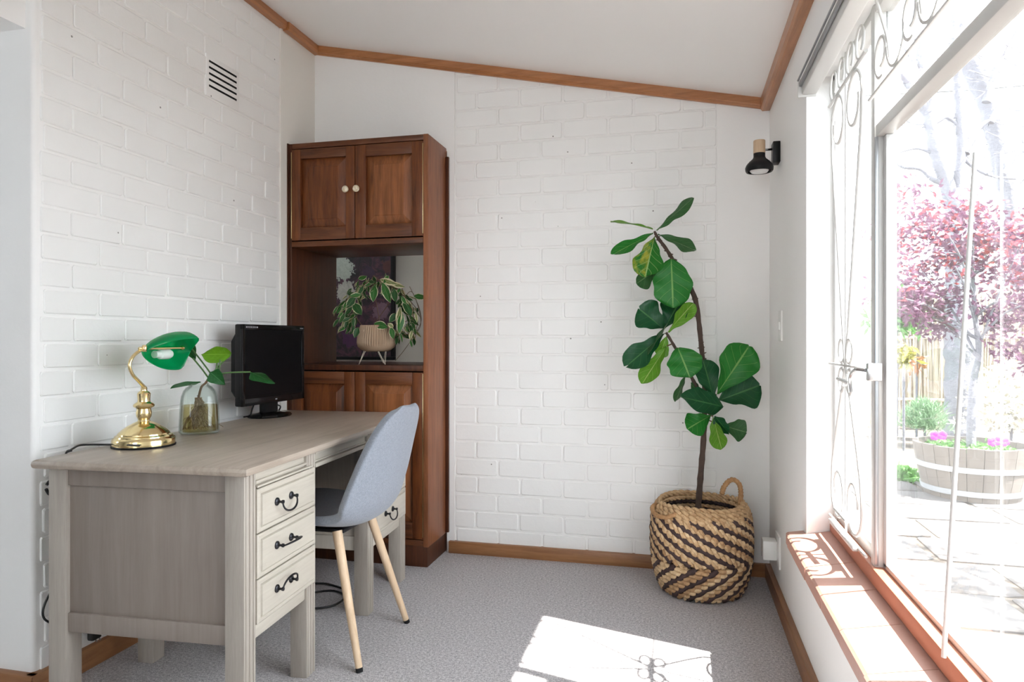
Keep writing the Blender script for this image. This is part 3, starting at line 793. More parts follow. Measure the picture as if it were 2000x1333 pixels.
# shade: a half cylinder with domed ends, open towards the room
SR = .068; c0 = Vector((J.x+.002, 0, J.z-.012)); ya, yb = J.y-.004, J.y+.205; NS, NA = 22, 20
def shade(Roff):
    vs = []; fs = []
    for i in range(NS+1):
        t = i/NS; y = lerp(ya, yb, t); e = .80
        q = 1.0
        if t < e: q = .10+.90*max(0, sin(pi/2*(t/e)))**.72 if t > 0 else .02
        elif t > e: q = (max(0, 1-((t-e)/(1-e))**4))**.5
        R = max(SR*q-Roff, .0006)
        for j in range(NA+1):
            a = lerp(radians(42), radians(250), j/NA)
            vs.append((c0.x+R*cos(a), y, c0.z+R*sin(a)*(.98)))
    for i in range(NS):
        for j in range(NA): fs.append((i*(NA+1)+j, (i+1)*(NA+1)+j, (i+1)*(NA+1)+j+1, i*(NA+1)+j+1))
    return MB().add(vs, fs)
sh_ = shade(0).build('shade', M['green'], lamp)
sh_.modifiers.new('thick', 'SOLIDIFY').thickness = .0025
MB().lathe([(.012, 0), (.012, .02), (.016, .024), (.017, .035), (.017, .06), (.012, .072), (0, .076)], (J.x-.012, J.y+.055, J.z-.020), 18, axis='y').build('bulb', M['opal'], lamp)
cc = [L_+Vector((-.040, -.082, .014)), at(232, 869, Z=DZ+.014), at(205, 869, Z=DZ+.006), at(175, 869, Z=DZ+.006), at(155, 870.5, Z=DZ+.006), at(142, 877, Z=DZ+.004), at(132, 883, Z=DZ+.003)]
cc[0] = at(272, 871, Y=L_.y-.092)
pth = smoothpath(cc, 6)
e_ = dw(.14, DD+.016); pth += smoothpath([pth[-1], Vector((e_.x+.02, e_.y, DZ+.004)), Vector((e_.x, e_.y, DZ-.01)), Vector((e_.x-.004, e_.y, .6)), Vector((e_.x-.01, e_.y-.02, .52))], 6)[1:]
MB().tube(pth, .0030, 8).build('cord', M['cord'], lamp)

# ------------------------------------------------------------------ leaves
def leaf_outline(kind, v):
    if kind == 'fig':      # fiddle: narrow foot, slight waist, broad rounded top
        f = (sin(pi*min(1, max(0, v))**1.45)**.60)*(.50+.52*v)
        f *= 1-.13*math.exp(-((v-.40)/.11)**2)
        return f*1.06
    if kind == 'round':
        return sin(pi*v**1.05)**.55*(.80+.22*v)
    if kind == 'oval':
        return sin(pi*v**.92)**.85
    if kind == 'heart':
        return (min(1, v/.16)**.55)*(1-max(0, (v-.16)/.84)**1.7)
def leaf_mesh(name, m, L, W, kind='fig', cup=.12, droop=.15, wave=.03, seed=0, nu=8, nv=14, notch=0.0):
    rr = random.Random(seed); ph = rr.uniform(0, 6); vs = []; uv = []; fs = []
    for i in range(nv+1):
        v = i/nv; wv_ = max(leaf_outline(kind, min(max(v, .004), .996)), .02)*W/2
        for j in range(nu+1):
            s_ = -1+2*j/nu
            ed = 1+wave*1.4*sin(v*17+ph+(2 if s_ > 0 else 0))*abs(s_)
            x = s_*wv_*ed
            y = v*L*(1-notch*abs(1-abs(s_))*(v > .85)*(v-.85)/.15) + (abs(s_)**2)*(-.05*L)*(v-.5)*(.6 if kind != 'heart' else 1.8*(v < .2))
            z = cup*W*(abs(s_)**1.4) - droop*L*v*v + wave*W*sin(v*13+s_*2+ph)*abs(s_)
            vs.append((x, y, z)); uv.append((j/nu, v))
    for i in range(nv):
        for j in range(nu): fs.append((i*(nu+1)+j, i*(nu+1)+j+1, (i+1)*(nu+1)+j+1, (i+1)*(nu+1)+j))
    me = D.meshes.new(name); me.from_pydata(vs, [], fs); ul = me.uv_layers.new(name='UVMap')
    for lp in me.loops: ul.data[lp.index].uv = uv[lp.vertex_index]
    me.polygons.foreach_set('use_smooth', [True]*len(me.polygons)); me.materials.append(m); return me
def place_leaf(me, parent, P, T, roll=0.0, nrm=None, name='leaf'):
    """leaf foot at world point P, tip towards T; its face looks at nrm, rolled about its own length"""
    y = (T-P).normalized(); n = nrm or (Vector((0, 0, CH))-P).normalized()
    z = (n-y*n.dot(y)).normalized(); z = Matrix.Rotation(roll, 3, y) @ z; x = y.cross(z)
    R = Matrix((x, y, z)).transposed()
    o = D.objects.new(name, me); COL.objects.link(o); o.parent = parent
    L = Vector((0, 0, 0)); q = parent
    while q is not None: L += q.location; q = q.parent
    o.location = P-L; o.rotation_euler = R.to_euler(); return o

# ------------------------------------------------------------------ bottle with cuttings
vc = at(389.5, 846, Z=DZ)
vase = thing('glass_bottle', 'clear glass bottle of water holding rooted green cuttings', 'bottle', (vc.x, vc.y, DZ))
Vc = Vector((vc.x, vc.y, DZ)); RT = radians(38)
gp = [(.0, .004), (.050, .002), (.062, .003), (.0665, .008), (.0660, .03), (.0625, .10), (.0590, .130), (.0520, .150), (.0420, .162), (.0330, .168), (.0310, .176)]
gi = [(max(r_-.0035, 0), max(z, .009)) for r_, z in gp][::-1]
MB().lathe(gp+gi, Vc, 40, sup=3.2, rot=RT).build('bottle_body', M['vaseglass'], vase, ang=50)
wz = .098
MB().lathe([(0, .0095), (.055, .0095), (.0615, .014), (.0615, .03), (.0585, wz), (0, wz)], Vc, 40, sup=3.2, rot=RT).build('water', M['water'], vase, ang=50)
rr = random.Random(11); rt = MB()
for i in range(60):
    p = Vc+Vector((rr.uniform(-.012, .006), rr.uniform(-.014, .006), .125)); pts = [p]
    tx, tyy = (rr.uniform(-.045, .045), rr.uniform(-.045, .045)) if i > 26 else (rr.uniform(-.03, .01), rr.uniform(-.048, -.015))
    for s_ in range(1, 7):
        q = s_/6; j_ = .016 if i > 26 else .007; pts.append(Vc+Vector((tx*q+rr.uniform(-j_, j_), tyy*q+rr.uniform(-j_, j_), .125-.108*q)))
    rt.tube(smoothpath(pts, 2), .0009 if i > 9 else .0022, 4)
rt = tag(rt.build('roots', M['root'], vase), kind='stuff')
X0 = Vc.x
def stemtube(pts, r, m, par, name='stem'): return MB().tube(smoothpath(pts, 6), r, 8).build(name, m, par)
hub = at(402, 748, X=X0)
stemtube([Vc+Vector((-.004, -.004, .11)), Vc+Vector((.004, .004, .16)), hub, at(410, 735, X=X0)], .0040, M['stembrown'], vase)
vl = [  # foot px, tip px, width m, kind, material, roll, dx towards the room at foot, at tip
    (352, 653, 382, 704, .070, 'heart', 'pothos', .5, -.01, -.03, (410, 728)),
    (450, 692, 396, 694, .070, 'round', 'pothosl', -.35, .0, .02, (416, 728)),
    (410, 727, 440, 752, .060, 'heart', 'pothos', .2, .01, .05, None),
    (489, 727, 537, 750, .062, 'heart', 'pothos', .8, .10, .13, (440, 729)),
    (392, 748, 333, 757, .050, 'oval', 'pothos', 1.25, -.02, -.03, None)]
for i, (a, b_, c_, d_, W_, kd, mt, ro, x1, x2, st_) in enumerate(vl):
    P, T_ = at(a, b_, X=X0+x1), at(c_, d_, X=X0+x2); L0 = (T_-P).length
    place_leaf(leaf_mesh('leaf', M[mt], L0, W_, kd, .10, .04, .02, i), vase, P, T_, ro)
    if st_: stemtube([at(408, 738, X=X0), at(*st_, X=X0+x1*.4), P], .0028, M['stem'], vase)
stemtube([at(408, 740, X=X0), at(395, 722, X=X0-.01), at(377, 700, X=X0-.02)], .0028, M['stem'], vase)
stemtube([at(411, 736, X=X0), at(422, 722, X=X0), at(424, 704, X=X0)], .0030, M['stem'], vase)
stemtube([at(414, 738, X=X0), at(427, 726, X=X0+.005), at(430, 703, X=X0+.005)], .0026, M['stem'], vase)

# ------------------------------------------------------------------ hoya on the cabinet counter
HZ = .938; hc = Vector((0, 3.075, HZ)); hc.x = at(735, 690, Y=3.075).x
hoya = thing('potted_hoya', 'variegated trailing plant in sand-coloured ribbed pot on wire legs', 'plant', tuple(hc))
pp = [(.0, .062), (.050, .062), (.072, .070), (.086, .085), (.091, .105), (.090, .125), (.084, .155), (.078, .178), (.074, .190), (.069, .190), (.072, .165), (0, .16)]
pm = MB().lathe(pp, hc, 96)
for i, p in enumerate(pm.v):
    dx, dy = p.x-hc.x, p.y-hc.y; q = math.atan2(dy, dx)
    if p.z-hc.z > .075 and sqrt(dx*dx+dy*dy) > .05:
        s_ = 1+(.030 if (i % 2) else -.025); p.x = hc.x+dx*s_; p.y = hc.y+dy*s_
pm.build('pot', M['pot'], hoya, ang=60)
for a in (radians(215), radians(325), radians(90)):
    for da in (-.22, .22):
        p0 = hc+Vector((.060*cos(a+da*1.6), .060*sin(a+da*1.6), .064)); p1 = hc+Vector((.083*cos(a), .083*sin(a), .002))
        MB().tube([p0, p1], .0017, 6).build('wire_leg', M['wire'], hoya)
HM = [leaf_mesh('leaf', M[m], .066, w_, 'oval', .10, .12, .02, i, 6, 8) for i, (m, w_) in enumerate((('hoya', .034), ('hoya3', .036), ('hoya2', .026), ('hoya', .028), ('hoya3', .032), ('hoya2', .022)))]
rr = random.Random(21)
def hpt(px, py, dy=0): return at(px, py, Y=hc.y+dy)
ringp = [(690, 640), (676, 615), (680, 588), (698, 565), (722, 552), (748, 552), (775, 562), (795, 585), (806, 612), (800, 640), (780, 655)]
for li in range(6):
    pts = [hc+Vector((rr.uniform(-.05, .05), rr.uniform(-.04, .04), .17))] + [hpt(x+rr.uniform(-8, 8), y+rr.uniform(-8, 8), rr.uniform(-.06, .06)) for x, y in (ringp if li % 2 else ringp[::-1])[li//2*2:li//2*2+6]]
    MB().tube(smoothpath(pts, 4), .0016, 6).build('vine', M['stembrown'], hoya)
for vp in ([(780, 600), (800, 570), (812, 585), (822, 625), (815, 648), (795, 650)], [(790, 640), (812, 655), (800, 670), (785, 690), (772, 705)], [(800, 560), (818, 600), (822, 630), (806, 655), (790, 648), (800, 625)], [(795, 610), (815, 620), (812, 645), (798, 655)]):
    MB().tube(smoothpath([hpt(x, y, -.01) for x, y in vp], 6), .0013, 6).build('vine', M['stembrown'], hoya)
fixed = [(732, 556, 728, 590, 0), (747, 552, 762, 592, 0), (770, 565, 772, 590, 1), (694, 580, 676, 602, 1), (690, 592, 706, 615, 1), (775, 612, 760, 630, 1), (768, 640, 758, 632, 2), (731, 632, 757, 640, 0), (764, 640, 768, 662, 0),
         (790, 585, 803, 618, 1), (782, 600, 776, 640, 2), (785, 610, 780, 652, 0), (808, 578, 832, 582, 3), (700, 545, 716, 541, 3), (716, 640, 714, 658, 0), (700, 640, 692, 660, 1), (742, 546, 776, 556, 2), (760, 552, 790, 562, 5)]
for (a, b_, c_, d_, mi) in fixed:
    P, T_ = hpt(a, b_, -.055), hpt(c_, d_, -.075)
    o = place_leaf(HM[mi], hoya, P, T_, rr.uniform(-.5, .5)); s_ = (T_-P).length/.066; o.scale = (min(1.25, max(.9, s_*1.0)), s_, 1)
for i in range(200):
    t = rr.random(); k_ = t*(len(ringp)-1); k0 = int(k_); f_ = k_-k0
    x = lerp(ringp[k0][0], ringp[min(k0+1, 10)][0], f_); y = lerp(ringp[k0][1], ringp[min(k0+1, 10)][1], f_)
    x = 742+(x-742)*.93; y += 3
    P = hpt(x+rr.gauss(0, 8), y+rr.gauss(0, 7), rr.uniform(-.07, .07))
    ox = (x-742)
    T_ = P + Vector((ox*.0004+rr.gauss(0, .016), rr.gauss(-.012, .02), -abs(rr.gauss(.035, .02))))
    o = place_leaf(HM[rr.randrange(6)], hoya, P, T_, rr.uniform(-1.1, 1.1)); s_ = rr.uniform(.55, .92); o.scale = (s_*.85, s_, s_)

# ------------------------------------------------------------------ fiddle-leaf fig and its basket
BD = 2.90; bc = Vector((at(1369, 1150, d=BD).x, at(1369, 1150, d=BD).y, 0)); bc.y = 3.235-.022-.216
bc.x = at(1369, 1000, Y=bc.y).x
bsk = thing('woven_basket', 'round seagrass basket with dark chevron stripes in the corner', 'basket', tuple(bc))
bp = [(.142, 0), (.160, .016), (.177, .052), (.192, .110), (.1985, .185), (.1990, .258), (.1940, .316), (.1820, .352), (.1670, .372)]
def brad(z):
    for (r0, z0), (r1, z1) in zip(bp, bp[1:]):
        if z <= z1: 
            t = (z-z0)/(z1-z0); return lerp(r0, r1, t)
    return bp[-1][0]
inner = [(.0, .010), (.132, .010), (.152, .022), (.168, .056), (.183, .112), (.190, .185), (.190, .258), (.186, .308), (.178, .332)]
MB().lathe(inner, bc, 48, caps=False).build('lining', M['ropedark'], bsk)
def ropeb(pts, r, m, per=.026, name='strand', parent=bsk):
    n = len(pts); acc = 0; rs = []
    for i, p in enumerate(pts):
        if i: acc += (Vector(p)-Vector(pts[i-1])).length
        rs.append(r*(.80+.32*abs(sin(pi*acc/per))))
    return MB().tube(pts, rs, 6).build(name, m, parent, ang=75)
def twist(pts, r, m, per=.052, name='strand', parent=bsk, ph=0):
    """a two-ply twisted strand lying on the basket"""
    mb = MB(); n = len(pts); acc = 0; ac = []
    for i, p in enumerate(pts):
        if i: acc += (p-pts[i-1]).length
        ac.append(acc)
    for ply in (0, pi):
        pp = []; rs = []
        for i, p in enumerate(pts):
            t = (pts[min(i+1, n-1)]-pts[max(i-1, 0)]).normalized(); o_ = Vector((p.x-bc.x, p.y-bc.y, 0)).normalized(); s_ = t.cross(o_)
            a = 2*pi*ac[i]/per+ply+ph
            pp.append(p+o_*r*.55*cos(a)+s_*r*.60*sin(a)); rs.append(r*(.70+.14*cos(a)))
        mb.tube(pp, rs, 6)
    return mb.build(name, m, parent, ang=75)
RP = ('rope', 'rope2', 'rope3'); ZV = .150; NB = 15; rr = random.Random(4)
def surf(th, z, off=0.0):
    r_ = brad(z)+off; return bc+Vector((r_*cos(th), r_*sin(th), z))
for half in (0, 1):
    for i in range(NB*3):
        dark = i % 3 == 2
        pts = []; NP = 44
        th0 = 2*pi*i/(NB*3)+.10*half+rr.uniform(-.01, .01)
        for k_ in range(NP+1):
            t = k_/NP
            if half == 0: z = lerp(.334, ZV+.006, t); th = th0+1.70*t      # down and to the right
            else: z = lerp(ZV-.004, .012, t); th = th0+1.70-1.05*t
            pts.append(surf(th, z, .002 if dark else -.001))
        if dark: ropeb(pts, .0128, M['ropedark'], .05)
        else: twist(pts, .0118, M[RP[rr.randrange(3)]], .058, ph=rr.uniform(0, 6))
for z, r_ in ((.326, .0120), (.341, .0115), (.356, .0115), (.370, .0105)):
    pts = [surf(2*pi*k_/150, z, 0.0) for k_ in range(151)]
    pts = [p+Vector((0, 0, .004*sin(3*2*pi*k_/150+1))) for k_, p in enumerate(pts)]
    twist(pts, r_, M['rope'], .060, 'rim_strand')
for z in (.155, .175, .195, .215, .235, .255, .275, .295, .315, .335, .352):
    pts = [bc+Vector(((brad(z)-.021)*cos(2*pi*k_/120), (brad(z)-.021)*sin(2*pi*k_/120), z)) for k_ in range(121)]
    twist(pts, .0085, M['ropedark'] if z in (.175, .215, .255, .295, .335) else M['rope'], .045, 'inner_strand')
for pl_ in (((1410, 966), (1414, 952), (1424, 940), (1434, 938), (1444, 947), (1447, 965), (1445, 986)),):
    ropeb(smoothpath([at(x, y, d=2.86) for x, y in pl_], 7), .0105, M['cane'], .012, 'handle')
h2 = [surf(radians(a), z, o_) for a, z, o_ in ((190, .360, .010), (197, .350, .026), (208, .338, .030), (220, .334, .030), (231, .340, .026), (238, .354, .012))]
ropeb(smoothpath(h2, 7), .0095, M['cane'], .012, 'handle')

fig = thing('fiddle_leaf_fig', 'tall leaning fiddle-leaf fig plant with large green leaves', 'plant', (bc.x, bc.y, .25))
MB().lathe([(0, .09), (.135, .09), (.145, .12), (.140, .13), (.05, .14), (0, .142)], bc, 30).build('soil', M['soil'], fig)
FD = 2.92
def fp(x, y, dd=0): return at(x, y, d=FD-dd)
tr = [(1363, 1000), (1366, 960), (1370, 910), (1374, 860), (1376, 810), (1376, 770), (1375, 725), (1370, 680), (1365, 630), (1358, 585), (1345, 558), (1330, 532), (1316, 510), (1300, 485), (1285, 465), (1278, 452)]
rs = [.0135, .013, .0125, .012, .0115, .011, .0105, .0105, .0105, .0105, .0115, .0095, .008, .0075, .007, .005]
tp = smoothpath([fp(*p) for p in tr], 4); tr_r = [lerp(rs[min(i//4, 15)], rs[min(i//4+1, 15)], (i % 4)/4)*(1+.10*sin(i*2.3)) for i in range(len(tp))]
MB().tube(tp, tr_r, 10).build('trunk', M['bark'], fig)
b2 = smoothpath([fp(*p) for p in ((1376, 778), (1362, 758), (1352, 740), (1340, 714), (1326, 692), (1312, 668), (1301, 650))], 4)
MB().tube(b2, [lerp(.0085, .0055, i/len(b2))*(1+.12*sin(i*2.1)) for i in range(len(b2))], 8).build('branch', M['bark'], fig)
MB().tube(smoothpath([fp(1376, 738), fp(1366, 726), fp(1360, 720)], 3), .005, 8).build('branch', M['bark'], fig)
MB().tube(smoothpath([fp(1376, 800), fp(1388, 785), fp(1398, 770)], 3), .006, 8).build('branch', M['bark'], fig)
nb = MB(); rr = random.Random(9)
for i in range(60):                                           # leaf scars
    q = rr.randrange(24, len(tp)-4); p = tp[q]; a = rr.uniform(0, 2*pi); dv = Vector((cos(a), sin(a)*.5, rr.uniform(-.2, .5)))
    nb.tube([p+dv*.006, p+dv*rr.uniform(.012, .019)], [.004, .0015], 5)
tag(nb.build('leaf_scars', M['bark'], fig), kind='stuff')
FL = [  # foot, tip (px), true width m, material, roll deg, depth of foot and tip towards the camera, droop, kind
    (1281, 450, 1357, 386, .085, 'figgrey', 52, .00, .00, .02, 'fig'),
    (1275, 449, 1194, 424, .075, 'figlight', 84, .00, .02, .12, 'fig'),
    (1276, 457, 1192, 496, .085, 'fig', 48, .01, .06, .05, 'fig'),
    (1284, 459, 1362, 488, .095, 'figgrey', -50, .01, .03, .05, 'fig'),
    (1279, 463, 1258, 540, .150, 'figyellow', 18, .02, .07, .10, 'fig'),
    (1285, 525, 1243, 556, .110, 'figgrey', -35, -.03, -.02, .05, 'fig'),
    (1311, 506, 1315, 603, .178, 'fig', -5, .02, .05, .06, 'round'),
    (1297, 644, 1246, 600, .165, 'figdark', 25, .00, .02, .05, 'fig'),
    (1298, 643, 1329, 584, .15, 'figdark', -20, -.02, -.01, .05, 'fig'),
    (1304, 649, 1354, 590, .105, 'figlight', 40, .01, .04, -.04, 'fig'),
    (1299, 652, 1219, 717, .125, 'figdark', 20, .01, .05, .06, 'fig'),
    (1305, 632, 1264, 694, .075, 'figgrey', 80, .03, .06, .02, 'oval'),
    (1302, 655, 1288, 700, .075, 'figlight', -25, -.01, .00, .05, 'fig'),
    (1303, 676, 1252, 750, .098, 'figlight', 25, .01, .05, .05, 'fig'),
    (1324, 680, 1349, 738, .165, 'fig', -15, .02, .07, .10, 'round'),
    (1394, 782, 1374, 702, .125, 'figdark', 25, .01, .03, .04, 'fig'),
    (1400, 770, 1466, 674, .190, 'fig', 12, .03, .06, .04, 'fig'),
    (1401, 784, 1486, 752, .190, 'figdark', -18, .02, .06, .02, 'fig'),
    (1412, 795, 1326, 774, .125, 'figdark', 35, .05, .12, .02, 'oval'),
    (1388, 812, 1342, 838, .120, 'fig', 10, .03, .07, .08, 'fig'),
    (1393, 813, 1408, 880, .100, 'figlight', 38, .03, .07, .05, 'fig'),
    (1396, 812, 1424, 850, .070, 'figdark', 40, .045, .07, .05, 'oval'),
    (1412, 832, 1459, 845, .110, 'figgrey', -15, .00, .02, .03, 'fig'),
    (1341, 732, 1318, 786, .062, 'figgrey', 55, .00, .02, .02, 'fig'),
    (1372, 776, 1349, 748, .055, 'figgrey', 45, .00, .01, .02, 'fig')]
for i, (a, b_, c_, d_, W_, mt, ro, d0, d1, dr_, kd) in enumerate(FL):
    P, T_ = fp(a, b_, d0), fp(c_, d_, d1); L0 = (T_-P).length
    place_leaf(leaf_mesh('leaf', M[mt], L0, W_, kd, .07, dr_, .042, i+40, 10, 18, .10 if i in (2, 3, 7, 8, 10) else .03), fig, P, T_, radians(ro))
for (a, b_, c_, d_, e_, f__) in ((1282, 460, 1279, 463, .0, .02), (1316, 512, 1311, 506, 0, .02), (1313, 672, 1303, 676, 0, .01), (1326, 690, 1324, 680, 0, .02), (1345, 722, 1341, 732, 0, 0), (1380, 806, 1388, 812, .01, .03), (1386, 800, 1412, 795, .01, .05), (1380, 812, 1393, 813, .01, .03), (1380, 820, 1412, 832, 0, 0), (1378, 790, 1372, 776, 0, 0)):
    MB().tube([fp(a, b_, e_), fp(c_, d_, f__)], .0028, 6).build('petiole', M['stembrown'], fig)

# ------------------------------------------------------------------ wall fittings
sp_y = 2.925
spot = thing('wall_spotlight', 'small black and wood spotlight on right wall near corner', 'wall lamp', (XR, sp_y, 1.81))
MB().box(XR-.028, XR, sp_y-.030, sp_y+.030, 1.768, 1.852, .003).build('wall_plate', M['black'], spot)
hp = at(1483, 300, Y=sp_y-.02); hz = hp.z
MB().tube([(XR-.028, sp_y-.004, 1.826), (hp.x+.02, sp_y-.018, 1.822)], .0048, 10).build('arm', M['steel'], spot)
MB().lathe([(0, .052), (.0215, .052), (.0230, .050), (.0230, .0), (0, 0)], hp, 24).build('wood_collar', M['lightwood'], spot)
MB().lathe([(.0225, 0), (.0225, -.014), (.026, -.022), (.040, -.034), (.050, -.046), (.0545, -.058), (.0535, -.068), (.050, -.074), (.046, -.072), (.046, -.066), (0, -.064)], hp, 32).build('shade', M['black'], spot)
MB().lathe([(0, -.060), (.030, -.062), (.036, -.070), (.030, -.077), (0, -.079)], hp, 24).build('bulb', M['white'], spot)
p = at(1526, 637, X=XR)
sw = thing('light_switch', 'white light switch plate on right wall beside the window', 'switch', tuple(p))
MB().box(XR-.007, XR+.001, p.y-.036, p.y+.036, p.z-.060, p.z+.060, .002).build('plate', M['white'], sw)
MB().box(XR-.011, XR-.006, p.y-.008, p.y+.008, p.z-.016, p.z+.016, .002).build('rocker', M['white'], sw)
p = at(1521, 1076, X=XR)
so = thing('wall_socket', 'white wall socket plate low on right wall beside basket', 'socket', tuple(p))
MB().box(XR-.007, XR+.001, p.y-.055, p.y+.055, p.z-.062, p.z+.068, .002).build('plate', M['white'], so)
pl2 = thing('plug_adaptor', 'white boxy plug adaptor in wall socket beside basket', 'adaptor', tuple(p))
MB().box(XR-.062, XR-.007, p.y-.012, p.y+.052, p.z-.040, p.z+.038, .004).build('adaptor_body', M['white'], pl2)
# air vent high on the left wall
va, vb = at(405, 117, X=XL), at(459, 192, X=XL)
vy0, vy1 = va.y-.004, vb.y+.006; vz0, vz1 = at(405, 178, X=XL).z-.005, va.z+.012
vent = thing('air_vent', 'white air vent with five black slots high on left wall', 'vent', (XL, (vy0+vy1)/2, (vz0+vz1)/2))
MB().box(XL-.01, XL+.0075, vy0-.012, vy1+.012, vz0-.016, vz1+.010, .002).build('vent_plate', M['brick'], vent)
for k_ in range(5):
    z = lerp(at(405, 167, X=XL).z, at(405, 119, X=XL).z, k_/4)
    MB().box(XL+.0070, XL+.0082, vy0+.004, vy1-.006, z-.0042, z+.0042).build('slot', M['dark'], vent, smooth=False)
# cables under and behind the desk
q = lambda *a: Vector(a)
c1 = MB().tube(smoothpath([q(-1.20, 2.36, .006), q(-1.27, 2.50, .006), q(-1.40, 2.60, .006), q(-1.50, 2.52, .006), q(-1.44, 2.40, .008), q(-1.32, 2.44, .012), q(-1.33, 2.58, .012), q(-1.46, 2.66, .008), q(-1.58, 2.62, .03), q(-1.66, 2.66, .14), q(-1.70, 2.70, .32), q(-1.74, 2.72, .50)], 10), .0042, 8)
tag(c1.build('power_cable', M['cord']), 'black cable tangled on carpet under the desk kneehole', 'cable')
c2 = MB().tube(smoothpath([at(91, 948, X=-1.80), at(99, 940, X=-1.80), at(104, 958, X=-1.80), at(97, 966, X=-1.80), at(90, 956, X=-1.80)], 8), .0045, 8)
c2.tube(smoothpath([at(110, 1140, X=-1.79), at(98, 1158, X=-1.80), at(86, 1185, X=-1.80), at(84, 1203, X=-1.80), at(92, 1214, X=-1.80), at(108, 1216, X=-1.79), at(114, 1180, X=-1.79), at(110, 1140, X=-1.79)], 8), .0032, 8)
c2.tube(smoothpath([at(104, 958, X=-1.80), at(112, 1040, X=-1.80), at(110, 1140, X=-1.79)], 8), .0032, 8)
tag(c2.build('cable_loop', M['cord']), 'black cable loops hanging behind left leg of the desk', 'cable')
p = at(186, 1246, X=XL+.03)
pg = thing('power_plug', 'black plug with bare pins hanging under near end of desk', 'plug', tuple(p))
MB().box(p.x-.012, p.x+.012, p.y-.022, p.y+.016, p.z-.004, p.z+.030, .006).build('plug_body', M['cord'], pg)
for dy in (-.006, .008): MB().tube([(p.x, p.y+dy+.004, p.z), (p.x, p.y+dy+.012, p.z-.016)], .0022, 6).build('pin', M['steel'], pg)
MB().tube(smoothpath([(p.x, p.y-.004, p.z+.03), (p.x, p.y-.01, p.z+.12), (p.x+.01, p.y-.03, p.z+.30)], 5), .003, 8).build('cord', M['cord'], pg)

# ------------------------------------------------------------------ the garden outside
GZ = -.02
M['paver'] = paint('slate_paving', (.11, .102, .098), .85, .25, 3, 40, .3, .01)
M['earth'] = paint('garden_earth', (.10, .085, .07), .95, .3, 2, 20, .4, .02)
M['stave'] = wood('weathered_barrel_oak', (.10, .085, .072), (.175, .152, .132), 'z', 1, .8)
M['hoop'] = plain('galvanised_hoop', (.42, .44, .46), .45, .5)
M['gbark'] = paint('grey_tree_bark', (.20, .20, .225), .9, .4, 8, 30, .8, .02)
M['plum'] = leafmat('plum_leaf', (.105, .045, .085), (.2, .07, .09), None, side=4, vw=.01, trans=.35)
M['plumred'] = leafmat('plum_leaf_red', (.27, .055, .075), (.4, .12, .1), None, side=4, vw=.01, trans=.4)
M['shrub'] = leafmat('shrub_blade', (.16, .26, .15), (.25, .34, .2), None, side=2, vw=.01, trans=.3)
M['weed'] = leafmat('ground_leaf', (.10, .26, .06), (.2, .34, .12), None, side=3, vw=.01, trans=.3)
M['ochre'] = leafmat('ochre_leaf', (.20, .20, .04), (.5, .4, .12), None, side=3, vw=.01, trans=.35)
M['orange'] = leafmat('orange_leaf', (.30, .13, .05), (.5, .3, .12), None, side=3, vw=.01, trans=.35)
M['pansy'] = plain('magenta_petal', (.38, .04, .34), .6)
M['reed'] = wood('dry_reed', (.36, .30, .23), (.60, .53, .43), 'z', 1, .8)
M['roof'] = paint('red_fascia_paint', (.30, .045, .03), .5, .2, 6, 30, .1)
M['pale'] = paint('pale_blossom_foliage', (.62, .60, .52), .8, .3, 20, 40, .3)
struct(MB().box(XR+.10, 16, -6, 22, GZ-.15, GZ-.012).build('ground', M['earth']))
pv = tag(MB().box(XR+.11, 6.6, -1.5, 5.75, GZ-.10, GZ-.008).build('paving', M['earth']), kind='structure')
rr = random.Random(31); y = -1.4; row = 0
def paverm(i):
    r2 = random.Random(i); n = 7; pts = [(.5*cos(2*pi*k/n)*r2.uniform(.94, 1.06), .5*sin(2*pi*k/n)*r2.uniform(.94, 1.06)) for k in range(n)]
    c_ = [(-.5, -.5+r2.uniform(0, .1)), (-.5+r2.uniform(.0, .1), -.5), (.5-r2.uniform(0, .1), -.5), (.5, -.5+r2.uniform(0, .1)), (.5, .5-r2.uniform(0, .12)), (.5-r2.uniform(0, .1), .5), (-.5+r2.uniform(0, .1), .5), (-.5, .5-r2.uniform(0, .1))]
    mb = MB(); a = [(x, yy, 0) for x, yy in c_]; b2_ = [(x, yy, .02) for x, yy in c_]; c2_ = [(x*.97, yy*.97, .026) for x, yy in c_]
    mb.add(a+b2_+c2_, [(k+8*s_, (k+1) % 8+8*s_, (k+1) % 8+8*s_+8, k+8*s_+8) for s_ in (0, 1) for k in range(8)]+[tuple(range(16, 24))])
    return mb.mesh('paving_stone', M['paver'], ang=20)
PVM = [paverm(i) for i in range(6)]
while y < 5.6:
    dy = rr.uniform(.38, .55); x = XR+.16+rr.uniform(0, .2)
    while x < 5.6:
        dx = rr.uniform(.45, .75)
        part('paving_stone', PVM[rr.randrange(6)], pv, (x+dx/2, y+dy/2, GZ-.022+rr.uniform(-.003, .003)), (0, 0, rr.uniform(-.03, .03)), (dx-.035, dy-.035, 1))
        x += dx
    y += dy
# eave with a red fascia over the window
ev = MB().prism([(XR+.05, 2.20), (XR+.28, 2.125), (XR+.28, 2.26), (XR+.05, 2.34)], 'y', -3.0, 3.3)
struct(ev.build('trim_6', M['roof'], ang=15))

